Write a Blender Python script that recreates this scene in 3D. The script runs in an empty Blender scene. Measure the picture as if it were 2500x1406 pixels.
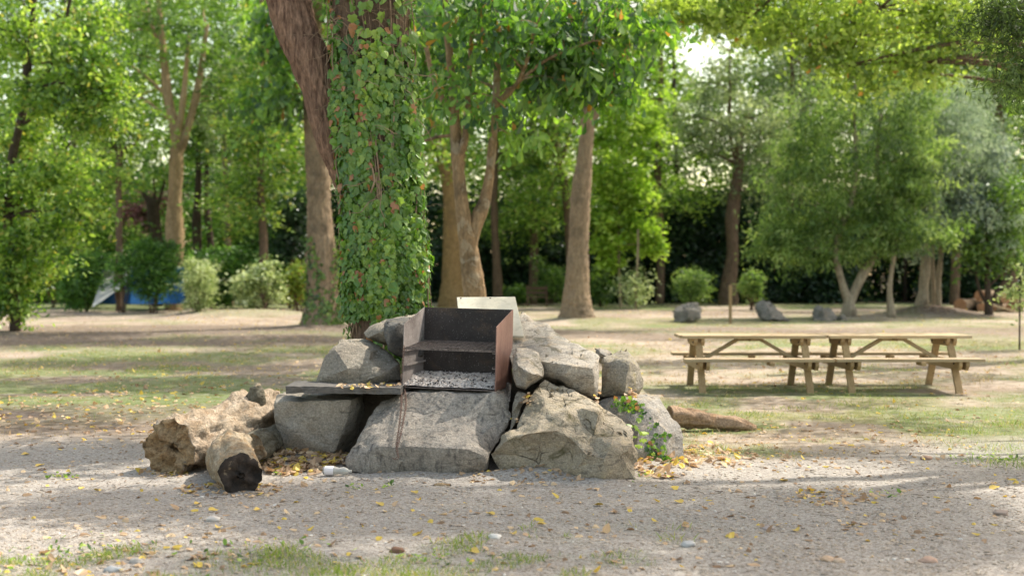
import bpy, bmesh, math, random
import numpy as np
from mathutils import Vector, noise as mn
from mathutils.geometry import delaunay_2d_cdt
random.seed(11); rng = np.random.default_rng(11)
sc = bpy.context.scene; COL = sc.collection
F, HC, HY, CX = 3125.0, 1.62, 660.0, 1250.0      # focal length in photo pixels, eye height, horizon row, centre column

# ------------------------------------------------------------------ surveying helpers
def gy(py): return F*HC/(py-HY)                       # distance of a ground point seen on row py
def W(px, py, Y): return Vector(((px-CX)/F*Y, Y, HC-(py-HY)/F*Y))
def G(px, py):
    Y = gy(py); return Vector(((px-CX)/F*Y, Y, 0))

# ------------------------------------------------------------------ value noise (numpy)
_tab = np.random.default_rng(5).random((256, 256))
def vn(x, y):
    xi = np.floor(x).astype(int); yi = np.floor(y).astype(int); fx = x-xi; fy = y-yi
    fx = fx*fx*(3-2*fx); fy = fy*fy*(3-2*fy)
    a = _tab[xi & 255, yi & 255]; b = _tab[(xi+1) & 255, yi & 255]; c = _tab[xi & 255, (yi+1) & 255]; d = _tab[(xi+1) & 255, (yi+1) & 255]
    return (a*(1-fx)+b*fx)*(1-fy)+(c*(1-fx)+d*fx)*fy
def fbm(x, y, o=4):
    s = 0; a = .5; t = 0
    for i in range(o):
        s = s+a*vn(x*2**i+17.3*i, y*2**i+9.1*i); t += a; a *= .5
    return s/t
def sst(a, b, x):
    t = np.clip((x-a)/(b-a), 0, 1); return t*t*(3-2*t)

# ------------------------------------------------------------------ object helpers
def tag(o, label=None, cat=None, group=None, kind=None):
    if label: o['label'] = label
    if cat: o['category'] = cat
    if group: o['group'] = group
    if kind: o['kind'] = kind
    return o
def empty(name, loc, label=None, cat=None, group=None):
    o = bpy.data.objects.new(name, None); COL.objects.link(o); o.location = loc; o.empty_display_size = .2
    return tag(o, label, cat, group)
def wloc(o):
    v = np.zeros(3)
    while o is not None: v = v+np.array(o.location); o = o.parent
    return v
def raw(name, V, Fc, mat, parent=None, origin=None, smooth=True, col=None):
    """V (n,3) world coordinates; Fc list of index lists or (m,k) array."""
    V = np.asarray(V, dtype=np.float64)
    if parent is not None: off = wloc(parent)
    elif origin is not None: off = np.array(origin)
    else: off = np.zeros(3)
    me = bpy.data.meshes.new(name); me.vertices.add(len(V)); me.vertices.foreach_set('co', (V-off).astype(np.float32).ravel())
    if isinstance(Fc, np.ndarray):
        m, k = Fc.shape; idx = Fc.ravel(); st = np.arange(m)*k
    else:
        ln = np.array([len(f) for f in Fc]); st = np.concatenate([[0], np.cumsum(ln)[:-1]]); idx = np.array([i for f in Fc for i in f]); m = len(Fc)
    me.loops.add(len(idx)); me.loops.foreach_set('vertex_index', idx.astype(np.int32))
    me.polygons.add(m); me.polygons.foreach_set('loop_start', st.astype(np.int32))
    me.update(calc_edges=True); me.validate()
    me.polygons.foreach_set('use_smooth', np.full(len(me.polygons), smooth))
    if col is not None:
        at = me.color_attributes.new('col', 'FLOAT_COLOR', 'POINT'); at.data.foreach_set('color', np.asarray(col, dtype=np.float32).ravel())
    me.materials.append(mat)
    o = bpy.data.objects.new(name, me); COL.objects.link(o)
    if parent is not None: o.parent = parent
    elif origin is not None: o.location = origin
    return o
class MB:
    """collects shapes for ONE mesh object"""
    def __init__(s): s.V = []; s.F = []
    def add(s, V, Fc):
        b = len(s.V); s.V += [tuple(v) for v in V]; s.F += [[i+b for i in f] for f in Fc]
    def box(s, c, ax, ay, az):
        c, ax, ay, az = map(Vector, (c, ax, ay, az)); v = []
        for i in (-1, 1):
            for j in (-1, 1):
                for k in (-1, 1): v.append(c+ax*i+ay*j+az*k)
        s.add(v, [[0,1,3,2],[4,6,7,5],[0,4,5,1],[2,3,7,6],[0,2,6,4],[1,5,7,3]])
    def abox(s, x0, x1, y0, y1, z0, z1): s.box(((x0+x1)/2, (y0+y1)/2, (z0+z1)/2), ((x1-x0)/2,0,0), (0,(y1-y0)/2,0), (0,0,(z1-z0)/2))
    def beam(s, a, b, w, h, up=(0,0,1)):
        a, b = Vector(a), Vector(b); d = b-a; n = d.normalized(); sd = n.cross(Vector(up)).normalized(); u = sd.cross(n)
        s.box((a+b)/2, d/2, sd*w/2, u*h/2)
    def tube(s, P, R, n=8, jit=0, seed=0, cap=True, ridge=0):
        V, Fc = tube(P, R, n, jit, seed, cap, ridge); s.add(V, Fc)
    def build(s, name, mat, parent=None, origin=None, smooth=False, bevel=0):
        o = raw(name, s.V, s.F, mat, parent, origin, smooth)
        if bevel:
            m = o.modifiers.new('b', 'BEVEL'); m.width = bevel; m.segments = 2; m.limit_method = 'ANGLE'
        return o
def spline(P, R, k=4):
    P = [Vector(p) for p in P]; o = []; r = []
    for i in range(len(P)-1):
        p0 = P[max(i-1, 0)]; p1 = P[i]; p2 = P[i+1]; p3 = P[min(i+2, len(P)-1)]
        for j in range(k):
            t = j/k
            o.append(.5*((2*p1)+(p2-p0)*t+(2*p0-5*p1+4*p2-p3)*t*t+(3*p1-p0-3*p2+p3)*t**3)); r.append(R[i]*(1-t)+R[i+1]*t)
    o.append(P[-1]); r.append(R[-1]); return o, r
def tube(P, R, n=8, jit=0, seed=0, cap=True, ridge=0):
    V = []; acc = 0; Fc = []; P = [Vector(p) for p in P]; up = None
    for i, p in enumerate(P):
        d = (P[min(i+1, len(P)-1)]-P[max(i-1, 0)]).normalized()
        if up is None: up = d.orthogonal().normalized()
        up = (up-d*up.dot(d)).normalized(); sd = d.cross(up)
        if i: acc += (p-P[i-1]).length
        for k in range(n):
            a = 2*math.pi*k/n; dr = up*math.cos(a)+sd*math.sin(a); r = R[i]
            if jit: r *= 1+jit*(mn.noise((p+dr*r)*2.2/max(R[0]*4, .05)*.5+Vector((seed*7.1, 0, 0)))*1.6+.5*mn.noise((p+dr*r)*9+Vector((seed, 3, 0))))
            if ridge:
                q = Vector((math.cos(a)*R[i]*14, math.sin(a)*R[i]*14, acc*2.2+seed)); r += ridge*(abs(mn.noise(q*1.9))*1.5+abs(mn.noise(q*4.1+Vector((0, 0, acc*5))))*.7-.6)
            V.append(p+dr*r)
    for i in range(len(P)-1):
        for k in range(n): Fc.append([i*n+k, i*n+(k+1) % n, (i+1)*n+(k+1) % n, (i+1)*n+k])
    if cap: Fc.append(list(range(n))[::-1]); Fc.append([(len(P)-1)*n+k for k in range(n)])
    return V, Fc

# ------------------------------------------------------------------ node materials
class NT:
    def __init__(s, name):
        s.m = bpy.data.materials.new(name); s.m.use_nodes = True; s.t = s.m.node_tree; s.t.nodes.clear()
        s.out = s.t.nodes.new('ShaderNodeOutputMaterial')
    def n(s, typ, **kw):
        nd = s.t.nodes.new('ShaderNode'+typ)
        for k, v in kw.items():
            if k[0] == 'i' and k[1:].isdigit(): s.put(nd.inputs[int(k[1:])], v)
            elif k.startswith('in_'): s.put(nd.inputs[k[3:].replace('_', ' ')], v)
            else: setattr(nd, k, v)
        return nd
    def put(s, sock, v):
        if isinstance(v, bpy.types.NodeSocket): s.t.links.new(v, sock)
        elif isinstance(v, bpy.types.Node): s.t.links.new(v.outputs[0], sock)
        else:
            if isinstance(v, tuple) and len(v) == 3 and sock.type == 'RGBA': v = v+(1,)
            sock.default_value = v
    def mix(s, a, b, f, mode='MIX'):
        nd = s.t.nodes.new('ShaderNodeMix'); nd.data_type = 'RGBA'; nd.blend_type = mode
        s.put(nd.inputs[0], f); s.put(nd.inputs[6], a); s.put(nd.inputs[7], b); return nd.outputs[2]
    def math(s, op, a, b=None, c=None, clamp=False):
        nd = s.t.nodes.new('ShaderNodeMath'); nd.operation = op; nd.use_clamp = clamp; s.put(nd.inputs[0], a)
        if b is not None: s.put(nd.inputs[1], b)
        if c is not None: s.put(nd.inputs[2], c)
        return nd.outputs[0]
    def rng(s, v, a, b, c=0., d=1.):
        nd = s.t.nodes.new('ShaderNodeMapRange'); s.put(nd.inputs[0], v)
        for i, x in enumerate((a, b, c, d)): nd.inputs[i+1].default_value = x
        return nd.outputs[0]
    def noise(s, scale, detail=4, rough=.6, vec=None, dist=0.):
        nd = s.n('TexNoise'); nd.inputs['Scale'].default_value = scale; nd.inputs['Detail'].default_value = detail; nd.inputs['Roughness'].default_value = rough; nd.inputs['Distortion'].default_value = dist
        s.put(nd.inputs['Vector'], vec if vec is not None else s.obj()); return nd.outputs[0]
    def vor(s, scale, vec=None, feature='F1', out='Distance', rnd=1.):
        nd = s.n('TexVoronoi', feature=feature); nd.inputs['Scale'].default_value = scale; nd.inputs['Randomness'].default_value = rnd
        s.put(nd.inputs['Vector'], vec if vec is not None else s.obj()); return nd.outputs[out]
    def obj(s):
        if not hasattr(s, '_o'): s._o = s.n('TexCoord').outputs['Object']
        return s._o
    def map(s, sc_, rot=(0,0,0)):
        nd = s.n('Mapping'); s.put(nd.inputs[0], s.obj()); nd.inputs['Scale'].default_value = sc_; nd.inputs['Rotation'].default_value = rot; return nd.outputs[0]
    def vary(s, c, v, a, b, lo, hi): return s.mix(c, s.rng(v, a, b, lo, hi), 1., 'MULTIPLY')
    def bump(s, h, strength=.5, dist=.02):
        nd = s.n('Bump'); s.put(nd.inputs['Height'], h); nd.inputs['Strength'].default_value = strength; nd.inputs['Distance'].default_value = dist; return nd.outputs[0]
    def pbr(s, col, rough=.85, normal=None, metal=0., spec=.3, **kw):
        nd = s.n('BsdfPrincipled'); s.put(nd.inputs['Base Color'], col); s.put(nd.inputs['Roughness'], rough); nd.inputs['Metallic'].default_value = metal
        nd.inputs['Specular IOR Level'].default_value = spec
        if normal is not None: s.put(nd.inputs['Normal'], normal)
        for k, v in kw.items(): s.put(nd.inputs[k.replace('_', ' ')], v)
        s.t.links.new(nd.outputs[0], s.out.inputs[0]); return s.m

def leaf_mat(name, dark, mid, light, odd=None, oddp=.0, trans=.45, gloss=.06, grough=.4, tcol=None):
    t = NT(name); a = t.n('Attribute', attribute_name='col'); sep = t.n('SeparateColor', i0=a.outputs[0])
    r, g = sep.outputs[0], sep.outputs[1]
    v = t.math('ADD', t.math('MULTIPLY', r, .36), t.math('MULTIPLY', g, .64))  # strong clump weight puts dark and bright foliage pockets into the colour
    c = t.mix(tuple(q*.8 for q in dark), mid, t.rng(v, .2, .52)); c = t.mix(c, light, t.rng(v, .55, .85))
    if odd: c = t.mix(c, odd, t.math('GREATER_THAN', sep.outputs[2], 1-oddp))
    d = t.n('BsdfDiffuse', i0=c); tc = t.mix(c, tcol or (1.5, 1.65, .55), .75, 'MULTIPLY') ; tr = t.n('BsdfTranslucent', i0=tc)
    m1 = t.n('MixShader', i0=trans, i1=d.outputs[0], i2=tr.outputs[0])
    gl = t.n('BsdfGlossy', i0=(.9, .95, 1.)); gl.inputs['Roughness'].default_value = grough
    m2 = t.n('MixShader', i0=gloss*.5, i1=m1.outputs[0], i2=gl.outputs[0])
    t.t.links.new(m2.outputs[0], t.out.inputs[0]); return t.m

def rock_mat(name, c1, c2, moss=0., lichen=0., warm=None, streak=0., crack=0., mossc=(.07, .065, .02)):
    t = NT(name); big = t.noise(1.6, 5, .6, dist=.6); mid = t.noise(9, 6, .65, dist=.3); fine = t.noise(70, 4, .7)
    c = t.mix(c1, c2, t.rng(big, .35, .68))
    c = t.mix(c, warm or (c2[0]*1.15, c2[1]*1.02, c2[2]*.85), t.rng(mid, .5, .75))
    c = t.mix(c, (.32, .30, .27), t.math('MULTIPLY', t.rng(mid, .36, .25), .6))
    c = t.vary(c, fine, .3, .7, .62, 1.35); c = t.vary(c, t.noise(26, 5, .7), .32, .68, .84, 1.14)
    vein = t.noise(5, 8, .7, t.map((1, 1, 3.2), (.5, .3, .4)), 1.2)
    c = t.mix(c, (.06, .055, .05), t.math('MULTIPLY', t.rng(vein, .44, .36), .55))
    if streak:
        sv = t.noise(6, 6, .7, t.map((4, 4, .7), (.25, 0, 0))); c = t.mix(c, (.05, .05, .055), t.math('MULTIPLY', t.rng(sv, .5, .68), streak))
        sw = t.noise(22, 4, .7, t.map((2.5, 2.5, .35), (.25, 0, 0))); c = t.mix(c, (.5, .49, .47), t.math('MULTIPLY', t.rng(sw, .58, .74), .5*streak))
    if moss:
        mm = t.noise(3.2, 6, .7, dist=.8); c = t.mix(c, mossc, t.math('MULTIPLY', t.rng(mm, .66-moss*.28, .78-moss*.25), .8))
    if lichen:
        lv = t.vor(26); ln = t.noise(4, 3); c = t.mix(c, (.62, .62, .58), t.math('MULTIPLY', t.math('MULTIPLY', t.rng(lv, .26, .17), t.rng(ln, .5, .62)), lichen))
    h = t.math('ADD', t.math('MULTIPLY', mid, .7), t.math('MULTIPLY', fine, .35)); h = t.math('ADD', h, t.math('MULTIPLY', vein, .5))
    if crack:
        ed = t.n('TexVoronoi', feature='DISTANCE_TO_EDGE'); ed.inputs['Scale'].default_value = 4.5
        wv = t.n('VectorMath', operation='ADD', i0=t.obj(), i1=t.n('VectorMath', operation='SCALE', i0=t.n('TexNoise', in_Scale=5.).outputs[1], in_Scale=.12).outputs[0]); t.put(ed.inputs['Vector'], wv.outputs[0])
        k = t.math('MULTIPLY', t.rng(ed.outputs[0], .03, .0), t.math('MULTIPLY', t.rng(t.noise(1.8, 2), .48, .56), crack)); c = t.mix(c, (.06, .045, .03), k); h = t.math('SUBTRACT', h, t.math('MULTIPLY', k, 1.2))
    return t.pbr(c, .9, t.bump(h, 1., .035), spec=.2)

def bark_mat(name, c1, c2, c3=None, patch=0., pc=(.6, .55, .45), vs=6, bump=1., dist=.05):
    t = NT(name); v = t.noise(vs, 7, .7, t.map((3, 3, .45)), .4); b = t.noise(1.3, 4); p = t.noise(3.3, 5, .65, dist=.7)
    c = t.mix(c1, c2, t.rng(v, .36, .62)); c = t.mix(c, c3 or c1, t.rng(b, .5, .7))
    c = t.vary(c, t.noise(30, 5, .7, t.map((1, 1, .4))), .3, .7, .6, 1.3)
    if patch: c = t.mix(c, pc, t.math('MULTIPLY', t.rng(p, .55, .62), patch))
    return t.pbr(c, .92, t.bump(t.math('ADD', v, t.math('MULTIPLY', t.noise(40, 3), .25)), bump, dist), spec=.15)
def wood_mat(name, c1, c2, axis=0, knots=True, grey=0., scale=1.):
    s = [9., 9., 9.]; s[axis] = .8
    t = NT(name); v = t.noise(4*scale, 6, .65, t.map(tuple(s)), .5); b = t.noise(2, 3)
    f = t.noise(14*scale, 4, .6, t.map(tuple(s)), .2)
    c = t.mix(c1, c2, t.rng(v, .35, .65)); c = t.mix(c, (c1[0]*.55, c1[1]*.5, c1[2]*.42), t.math('MULTIPLY', t.rng(f, .56, .7), .6))
    c = t.mix(c, (.3, .29, .27), t.math('MULTIPLY', t.rng(b, .4, .7), grey))
    oi = t.n('ObjectInfo'); c = t.vary(c, oi.outputs['Random'], 0, 1, .74, 1.12)
    if knots: c = t.mix(c, (c1[0]*.3, c1[1]*.22, c1[2]*.15), t.rng(t.vor(3.1, t.map((1, 2.5, 2.5))), .07, .03))
    return t.pbr(c, .75, t.bump(v, .35, .006), spec=.25)
# ------------------------------------------------------------------ ground heights and colours
MOUNDS = [(W(610, 0, 44.5).x, 44.5, 2.9, 1.9, .30), (W(480, 0, 45.5).x, 46., 1.2, 1.2, .25), (W(2268, 0, 46).x, 46., 1.9, 1.5, .38), (W(1412, 0, 40.5).x, 40.5, 1.6, 1.4, .16),
          (W(785, 0, 36).x, 36., 1.5, 1.3, .14), (W(2075, 0, 44).x, 44., .9, .9, .1), (W(1480, 0, 10.6).x, 10.7, 1.2, .5, .06), (W(1640, 0, 9.8).x, 10.3, .5, .4, .05), (W(740, 0, 10.6).x, 10.75, .65, .35, .10), (W(1300, 0, 9.95).x, 9.98, .42, .22, .085), (W(1450, 0, 9.7).x, 9.75, .3, .2, .03), (W(1030, 0, 10).x, 9.98, .65, .2, .045)]
def gh(x, y):
    x = np.asarray(x, float); y = np.asarray(y, float)
    h = (fbm(x*.35+50, y*.35+50, 3)-.5)*.10*sst(9, 25, y)+(fbm(x*2.1, y*2.1, 3)-.5)*.035
    for mx, my, rx, ry, hh in MOUNDS:
        d = ((x-mx)/rx)**2+((y-my)/ry)**2; h = h+hh*np.exp(-d*1.4)
    return h
def gz(x, y): return float(gh(np.array([x]), np.array([y]))[0])
def axis(segs):
    o = []
    for a, b, s in segs: o += list(np.arange(a, b, s))
    return np.array(o+[segs[-1][1]])
GRX = axis([(-260, -60, 10), (-60, -20, 1.2), (-20, -7, .3), (-7, 9, .07), (9, 22, .3), (22, 60, 1.2), (60, 260, 10)])
GRY = axis([(-30, 0, 3), (0, 6, .4), (6, 12.5, .05), (12.5, 22, .12), (22, 50, .25), (50, 75, .6), (75, 120, 4), (120, 420, 20)])
X, Y = np.meshgrid(GRX, GRY); X = X.ravel(); Y = Y.ravel()
def zones(X, Y):
    """grass, gravel, soil, dry tone weights of a ground point"""
    Ys = np.maximum(Y, 1.); px = CX+X/Ys*F; py = HY+HC*F/Ys
    n1 = fbm(X*.9+3, Y*.9, 4)-.5; n2 = fbm(X*.28+31, Y*.28+7, 4)-.5; n3 = fbm(X*3.1, Y*3.1, 3)-.5
    w = n1*.9+n2*1.1
    L = sst(1150, 900, px)                 # left of the fire pit
    R = 1-L
    road = sst(1085, 1135, py+n2*120+np.where(px > 1250, (px-1900)*.045, 0)-np.where(px < 700, -18, 0))
    g = np.zeros_like(X)
    def band(c, hw, soft): return sst(hw+soft, hw, np.abs(py+n2*26-c))
    g += L*1.0*band(945, 30, 25)*sst(.0, .22, w+.24)
    g += L*.75*band(875, 18, 20)*sst(-.05, .2, w+.12)
    g += L*1.0*band(745, 6, 6)*sst(760, 620, px)
    g += .5*sst(1000, 900, py)*sst(.05, .22, fbm(X*.5+70, Y*.6+3, 4)-.5)
    g += L*.35*sst(900, 1000, py)*sst(1060, 1000, py)*sst(.0, .2, w+.02)
    g += R*.95*band(1005, 36, 30)*sst(-.05, .2, w+.14)
    g += R*.85*band(1065, 34, 30)*sst(.0, .2, w+.10)
    g += R*.5*band(900, 50, 30)*sst(.02, .2, w+.0)
    g += R*.55*band(841, 6, 12)*sst(-.05, .2, w+.12)
    g += R*.7*band(790, 6, 9)*sst(-.05, .2, w+.15)
    g += 1.3*band(748, 6, 5)*sst(-.1, .1, w+.12)
    g += .7*sst(1325, 1375, py+n3*60+n1*50+np.abs(px-300)*.055*sst(300, 1300, px))*sst(2000, 1300, px)*sst(-.06, .1, n1+n3*.6+.07)
    g = np.clip(g, 0, 1)
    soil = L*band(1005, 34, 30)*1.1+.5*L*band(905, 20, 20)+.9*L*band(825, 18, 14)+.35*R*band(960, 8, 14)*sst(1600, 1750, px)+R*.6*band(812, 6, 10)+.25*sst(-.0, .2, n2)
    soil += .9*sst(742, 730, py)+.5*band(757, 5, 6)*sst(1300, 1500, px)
    for mx, my, rx, ry, hh in MOUNDS[2:3]:
        soil += 1.5*np.exp(-(((X-mx)/rx)**2+((Y-my)/ry)**2)*1.2)
    soil = np.clip(soil, 0, 1)
    return g, np.clip(road, 0, 1), soil, n1, n2, n3
def gcolor(X, Y):
    g, road, soil, n1, n2, n3 = zones(X, Y)
    def m(a, b, t): return a*(1-t[:, None])+np.array(b)*t[:, None]
    c = np.tile(np.array([.43, .355, .28]), (len(X), 1))
    c = m(c, [.36, .29, .23], sst(-.1, .25, n1+n3*.4)*.7)
    c = m(c, [.20, .155, .12], soil*.85)
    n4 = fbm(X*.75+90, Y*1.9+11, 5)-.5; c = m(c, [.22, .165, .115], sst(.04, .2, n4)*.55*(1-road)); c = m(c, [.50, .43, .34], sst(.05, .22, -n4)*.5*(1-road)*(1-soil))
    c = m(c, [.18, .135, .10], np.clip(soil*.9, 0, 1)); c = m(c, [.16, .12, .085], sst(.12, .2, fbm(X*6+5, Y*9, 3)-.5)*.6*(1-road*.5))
    c = m(c, [.345, .292, .242], road*.93)
    c = m(c, [.43, .37, .31], road*sst(.02, .25, n2+n1*.4)*.6)
    gc = np.array([.13, .19, .045])[None]*(1+.5*n1[:, None])
    dry = sst(.0, .25, n2-n1*.5+.02)[:, None]; gc = gc*(1-dry*.6)+np.array([.30, .27, .12])*dry*.6
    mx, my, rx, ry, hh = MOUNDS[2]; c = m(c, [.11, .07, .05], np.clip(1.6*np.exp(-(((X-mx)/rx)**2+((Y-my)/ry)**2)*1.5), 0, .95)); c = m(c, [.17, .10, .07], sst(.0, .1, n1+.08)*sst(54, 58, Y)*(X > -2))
    c = c*(1-g[:, None]*.85)+gc*g[:, None]*.85
    return np.clip(c, 0, 1), g, road
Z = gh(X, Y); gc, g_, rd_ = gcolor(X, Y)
nx, ny = len(GRX), len(GRY)
i0 = (np.arange(ny-1)[:, None]*nx+np.arange(nx-1)[None]).ravel()
t = NT('ground_surface'); a = t.n('Attribute', attribute_name='col'); al = a.outputs['Alpha']
st = t.vor(75); st2 = t.vor(75, out='Color'); f1 = t.noise(30, 5, .7); f2 = t.noise(6, 5, .65); f3 = t.noise(140, 3, .7)
c = a.outputs[0]
c = t.mix(c, t.mix(c, (.35, .33, .32), .5), t.rng(f2, .4, .7))
c = t.vary(c, f1, .3, .7, .72, 1.25); c = t.vary(c, f2, .3, .7, .86, 1.12); c = t.vary(c, f3, .3, .7, .75, 1.2)
sv = t.n('SeparateColor', i0=st2).outputs[0]
c = t.mix(c, t.mix(c, t.mix((.2, .19, .185), (.62, .60, .57), sv), .55), al)
c = t.mix(c, (.07, .055, .04), t.math('MULTIPLY', t.rng(f3, .6, .75), .45))
bh = t.math('ADD', t.math('MULTIPLY', t.math('MULTIPLY', t.rng(st, .0, .6, 1., 0.), al), .5), t.math('ADD', f1, t.math('MULTIPLY', f3, .4)))
M_ground = t.pbr(c, .95, t.bump(bh, .7, .015), spec=.15)
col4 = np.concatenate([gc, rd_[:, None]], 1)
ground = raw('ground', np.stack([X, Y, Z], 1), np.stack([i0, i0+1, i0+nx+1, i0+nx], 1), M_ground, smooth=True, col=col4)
tag(ground, kind='structure')

# ------------------------------------------------------------------ leaves
SH = {'diamond': [(0, 0), (.4, .5), (1, 0), (.4, -.5)],
      'oval': [(0, 0), (.22, .38), (.6, .46), (1, 0), (.6, -.46), (.22, -.38)],
      'blade': [(0, 0), (.4, .5), (1, 0), (.4, -.5)],
      'obov': [(0, 0), (.35, .22), (.7, .5), (.9, .34), (1.02, 0), (.9, -.34), (.7, -.5), (.35, -.22)],
      'ivy': [(0, 0), (-.1, .28), (.12, .52), (.34, .42), (.5, .58), (.62, .28), (1, 0), (.62, -.28), (.5, -.58), (.34, -.42), (.12, -.52), (-.1, -.28)],
      'heart': [(.0, 0), (-.1, .25), (.08, .5), (.4, .48), (.75, .25), (1, 0), (.75, -.25), (.4, -.48), (.08, -.5), (-.1, -.25)],
      'lobed': [(0, 0), (.1, .3), (.25, .2), (.45, .5), (.6, .28), (.8, .3), (1, 0), (.8, -.3), (.6, -.28), (.45, -.5), (.25, -.2), (.1, -.3)]}
def unit(a): return a/np.maximum(np.linalg.norm(a, axis=1, keepdims=True), 1e-9)
def leaf_geo(P, L, asp, shape='diamond', droop=.3, up=.6, U=None, N=None, curl=.12, r=None):
    """one polygon per leaf. P (n,3); L (n,) lengths; asp width/length"""
    r = r or rng; n = len(P)
    if U is None:
        U = r.normal(size=(n, 3)); U[:, 2] = U[:, 2]*.5-droop
    U = unit(U)
    if N is None:
        N = r.normal(size=(n, 3)); N[:, 2] += up*2
    N = unit(N-U*(N*U).sum(1, keepdims=True)); S = np.cross(N, U)
    T = np.array(SH[shape]); k = len(T); L = np.asarray(L)[:, None, None]
    V = P[:, None, :]+(T[None, :, 0:1]*U[:, None]+T[None, :, 1:2]*asp*S[:, None]+(-(np.abs(T[None, :, 1:2])*asp*.5+curl*T[None, :, 0:1]**2))*N[:, None])*L
    Fc = np.arange(n*k).reshape(n, k); return V.reshape(-1, 3), Fc
def leaf_col(n, k, clump=None, r=None, shift=0.):
    r = r or rng; a = np.clip(r.random(n)+shift, 0, 1); b = clump if clump is not None else r.random(n)
    c = np.stack([a, b, r.random(n), np.ones(n)], 1); return np.repeat(c, k, axis=0)

def blob_points(blobs, per, sig, Y, fy, r, compact=False):
    """clump centres inside ellipsoids that are measured in the photo at distance Y"""
    C = []; K = []
    for b in blobs:
        px, py, rx, ry, n = b[:5]; dy = b[5] if len(b) > 5 else 0; c = np.array(W(px, py, Y+dy)); s = (Y+dy)/F
        d = r.normal(size=(n, 3))*.52; q = np.linalg.norm(d, axis=1, keepdims=True); d = d/np.maximum(q/1.15, 1)
        if compact: d = unit(d)*(r.random((n, 1))**.4)*.95
        C.append(c+d*np.array([rx*s, fy*(rx+ry)*.5*s, ry*s])); K.append(np.full(n, s))
    C = np.concatenate(C); m = len(C); cl = r.random(m); sz = .6+.9*r.random((m, 1))
    D = r.normal(size=(m, 3)); D[:, 2] = D[:, 2]*.35-.25; D = unit(D)*sig*1.7*sz          # each clump is a spray along a twig
    t = r.random((m, per, 1))*2-1; P = C[:, None]+D[:, None]*t+np.array([0, 0, -.35])*sig*t*t+r.normal(size=(m, per, 3))*np.array([.45, .45, .32])*sig*sz[:, None]
    return C, P.reshape(-1, 3), np.repeat(cl, per)

def foliage(name, mat, blobs, Y, per=40, sig=.35, L=.14, asp=.5, shape='diamond', droop=.3, up=.6, parent=None, fy=.8, seed=1, zmin=.08, shift=0., extra=None, dn=1., compact=False):
    r = np.random.default_rng(seed); blobs = [tuple(b[:4])+(max(3, int(b[4]*dn*(1.35 if Y > 30 else .95))),)+tuple(b[5:]) for b in blobs]; C, P, cl = blob_points(blobs, per, sig, Y, fy, r, compact)
    if extra is not None: P = np.concatenate([P, extra]); cl = np.concatenate([cl, r.random(len(extra))])
    ok = P[:, 2] > zmin; P = P[ok]; cl = cl[ok]
    V, Fc = leaf_geo(P, L*(.6+.8*r.random(len(P))), asp, shape, droop, up, r=r)
    o = raw(name, V, Fc, mat, parent, smooth=False, col=leaf_col(len(P), Fc.shape[1], cl, r, shift)); return o, C
def shade_clumps(ells, height, r):  # extra leaves placed out of view only to shape the shade
    """unseen leaf clumps added up the sun ray from ground meant to lie in shade"""
    out = []
    for (px, py, rx, ry, n) in ells:
        for _ in range(n):
            a = r.random()*6.28; q = math.sqrt(r.random()); p = G(px+rx*q*math.cos(a), py+ry*q*math.sin(a)); h = height*(.85+.3*r.random())
            out.append(np.array(p)+SUNV*(h/SUNV[2]))
    return np.array(out)
SUN_EL, SUN_AZ = math.radians(52), math.radians(35)      # height above the horizon; angle from +X towards +Y
SUNV = np.array([math.cos(SUN_EL)*math.cos(SUN_AZ), math.cos(SUN_EL)*math.sin(SUN_AZ), math.sin(SUN_EL)])

def tree(name, label, Y, stems, bark, crown=None, lmat=None, branches=14, group=None, cat='tree', seed=1, sides=10, flare=None, per=40, sig=.35, L=.14, asp=.5, shape='diamond', droop=.3, up=.6, fy=.8, shift=0., crown_name='crown', extra=None, dys=None, dn=1., jit=.16, ridge=0):
    r = random.Random(seed); b0 = stems[0][0]; base = W(b0[0], 0, Y); bz = gz(base.x, Y)
    root = empty(name, (base.x, Y, bz), label, cat, group)
    mb = MB(); paths = []
    for si, st in enumerate(stems):
        dy = (dys[si] if dys else 0); P = []; R = []
        for i, (px, py, w) in enumerate(st):
            yy = Y+dy*(i/max(len(st)-1, 1)); p = W(px, py, yy)
            if si == 0 and i == 0: p.z = bz-.12
            P.append(p); R.append(w*.5/F*yy)
        if si == 0 and flare:
            p0 = P[0].lerp(P[1], min(.9, .45/max((P[1]-P[0]).length, .01))); P.insert(1, p0); R.insert(1, R[0]); R[0] *= flare
        P, R = spline(P, R, 14 if ridge else 5)
        mb.tube(P, [q*.92 for q in R], sides, jit, seed+si, ridge=ridge*min(1, R[0]*3)); paths.append((P, R))
    o = None
    if crown:
        o, C = foliage(crown_name, lmat, crown, Y, per, sig, L, asp, shape, droop, up, root, fy, seed, shift=shift, extra=extra, dn=dn)
        pts = [(p, R[i]) for P, R in paths for i, p in enumerate(P) if i > len(P)*.35]
        for k in range(branches):
            c = Vector(C[r.randrange(len(C))]); lower = [q for q in pts if q[0].z < c.z+.2] or pts
            s, rad = min(lower, key=lambda q: (q[0]-c).length+r.random()*.8)
            mid = s.lerp(c, .5)+Vector((r.uniform(-.2, .2), r.uniform(-.2, .2), r.uniform(0, .3)))*(c-s).length*.5
            r0 = min(rad*.5, .02+.012*(c-s).length)
            P, R = spline([s, mid, c], [r0, r0*.6, r0*.2], 4); mb.tube(P, R, 5, .1, k)
    mb.build('trunk', bark, root, smooth=True)
    return root
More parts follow.
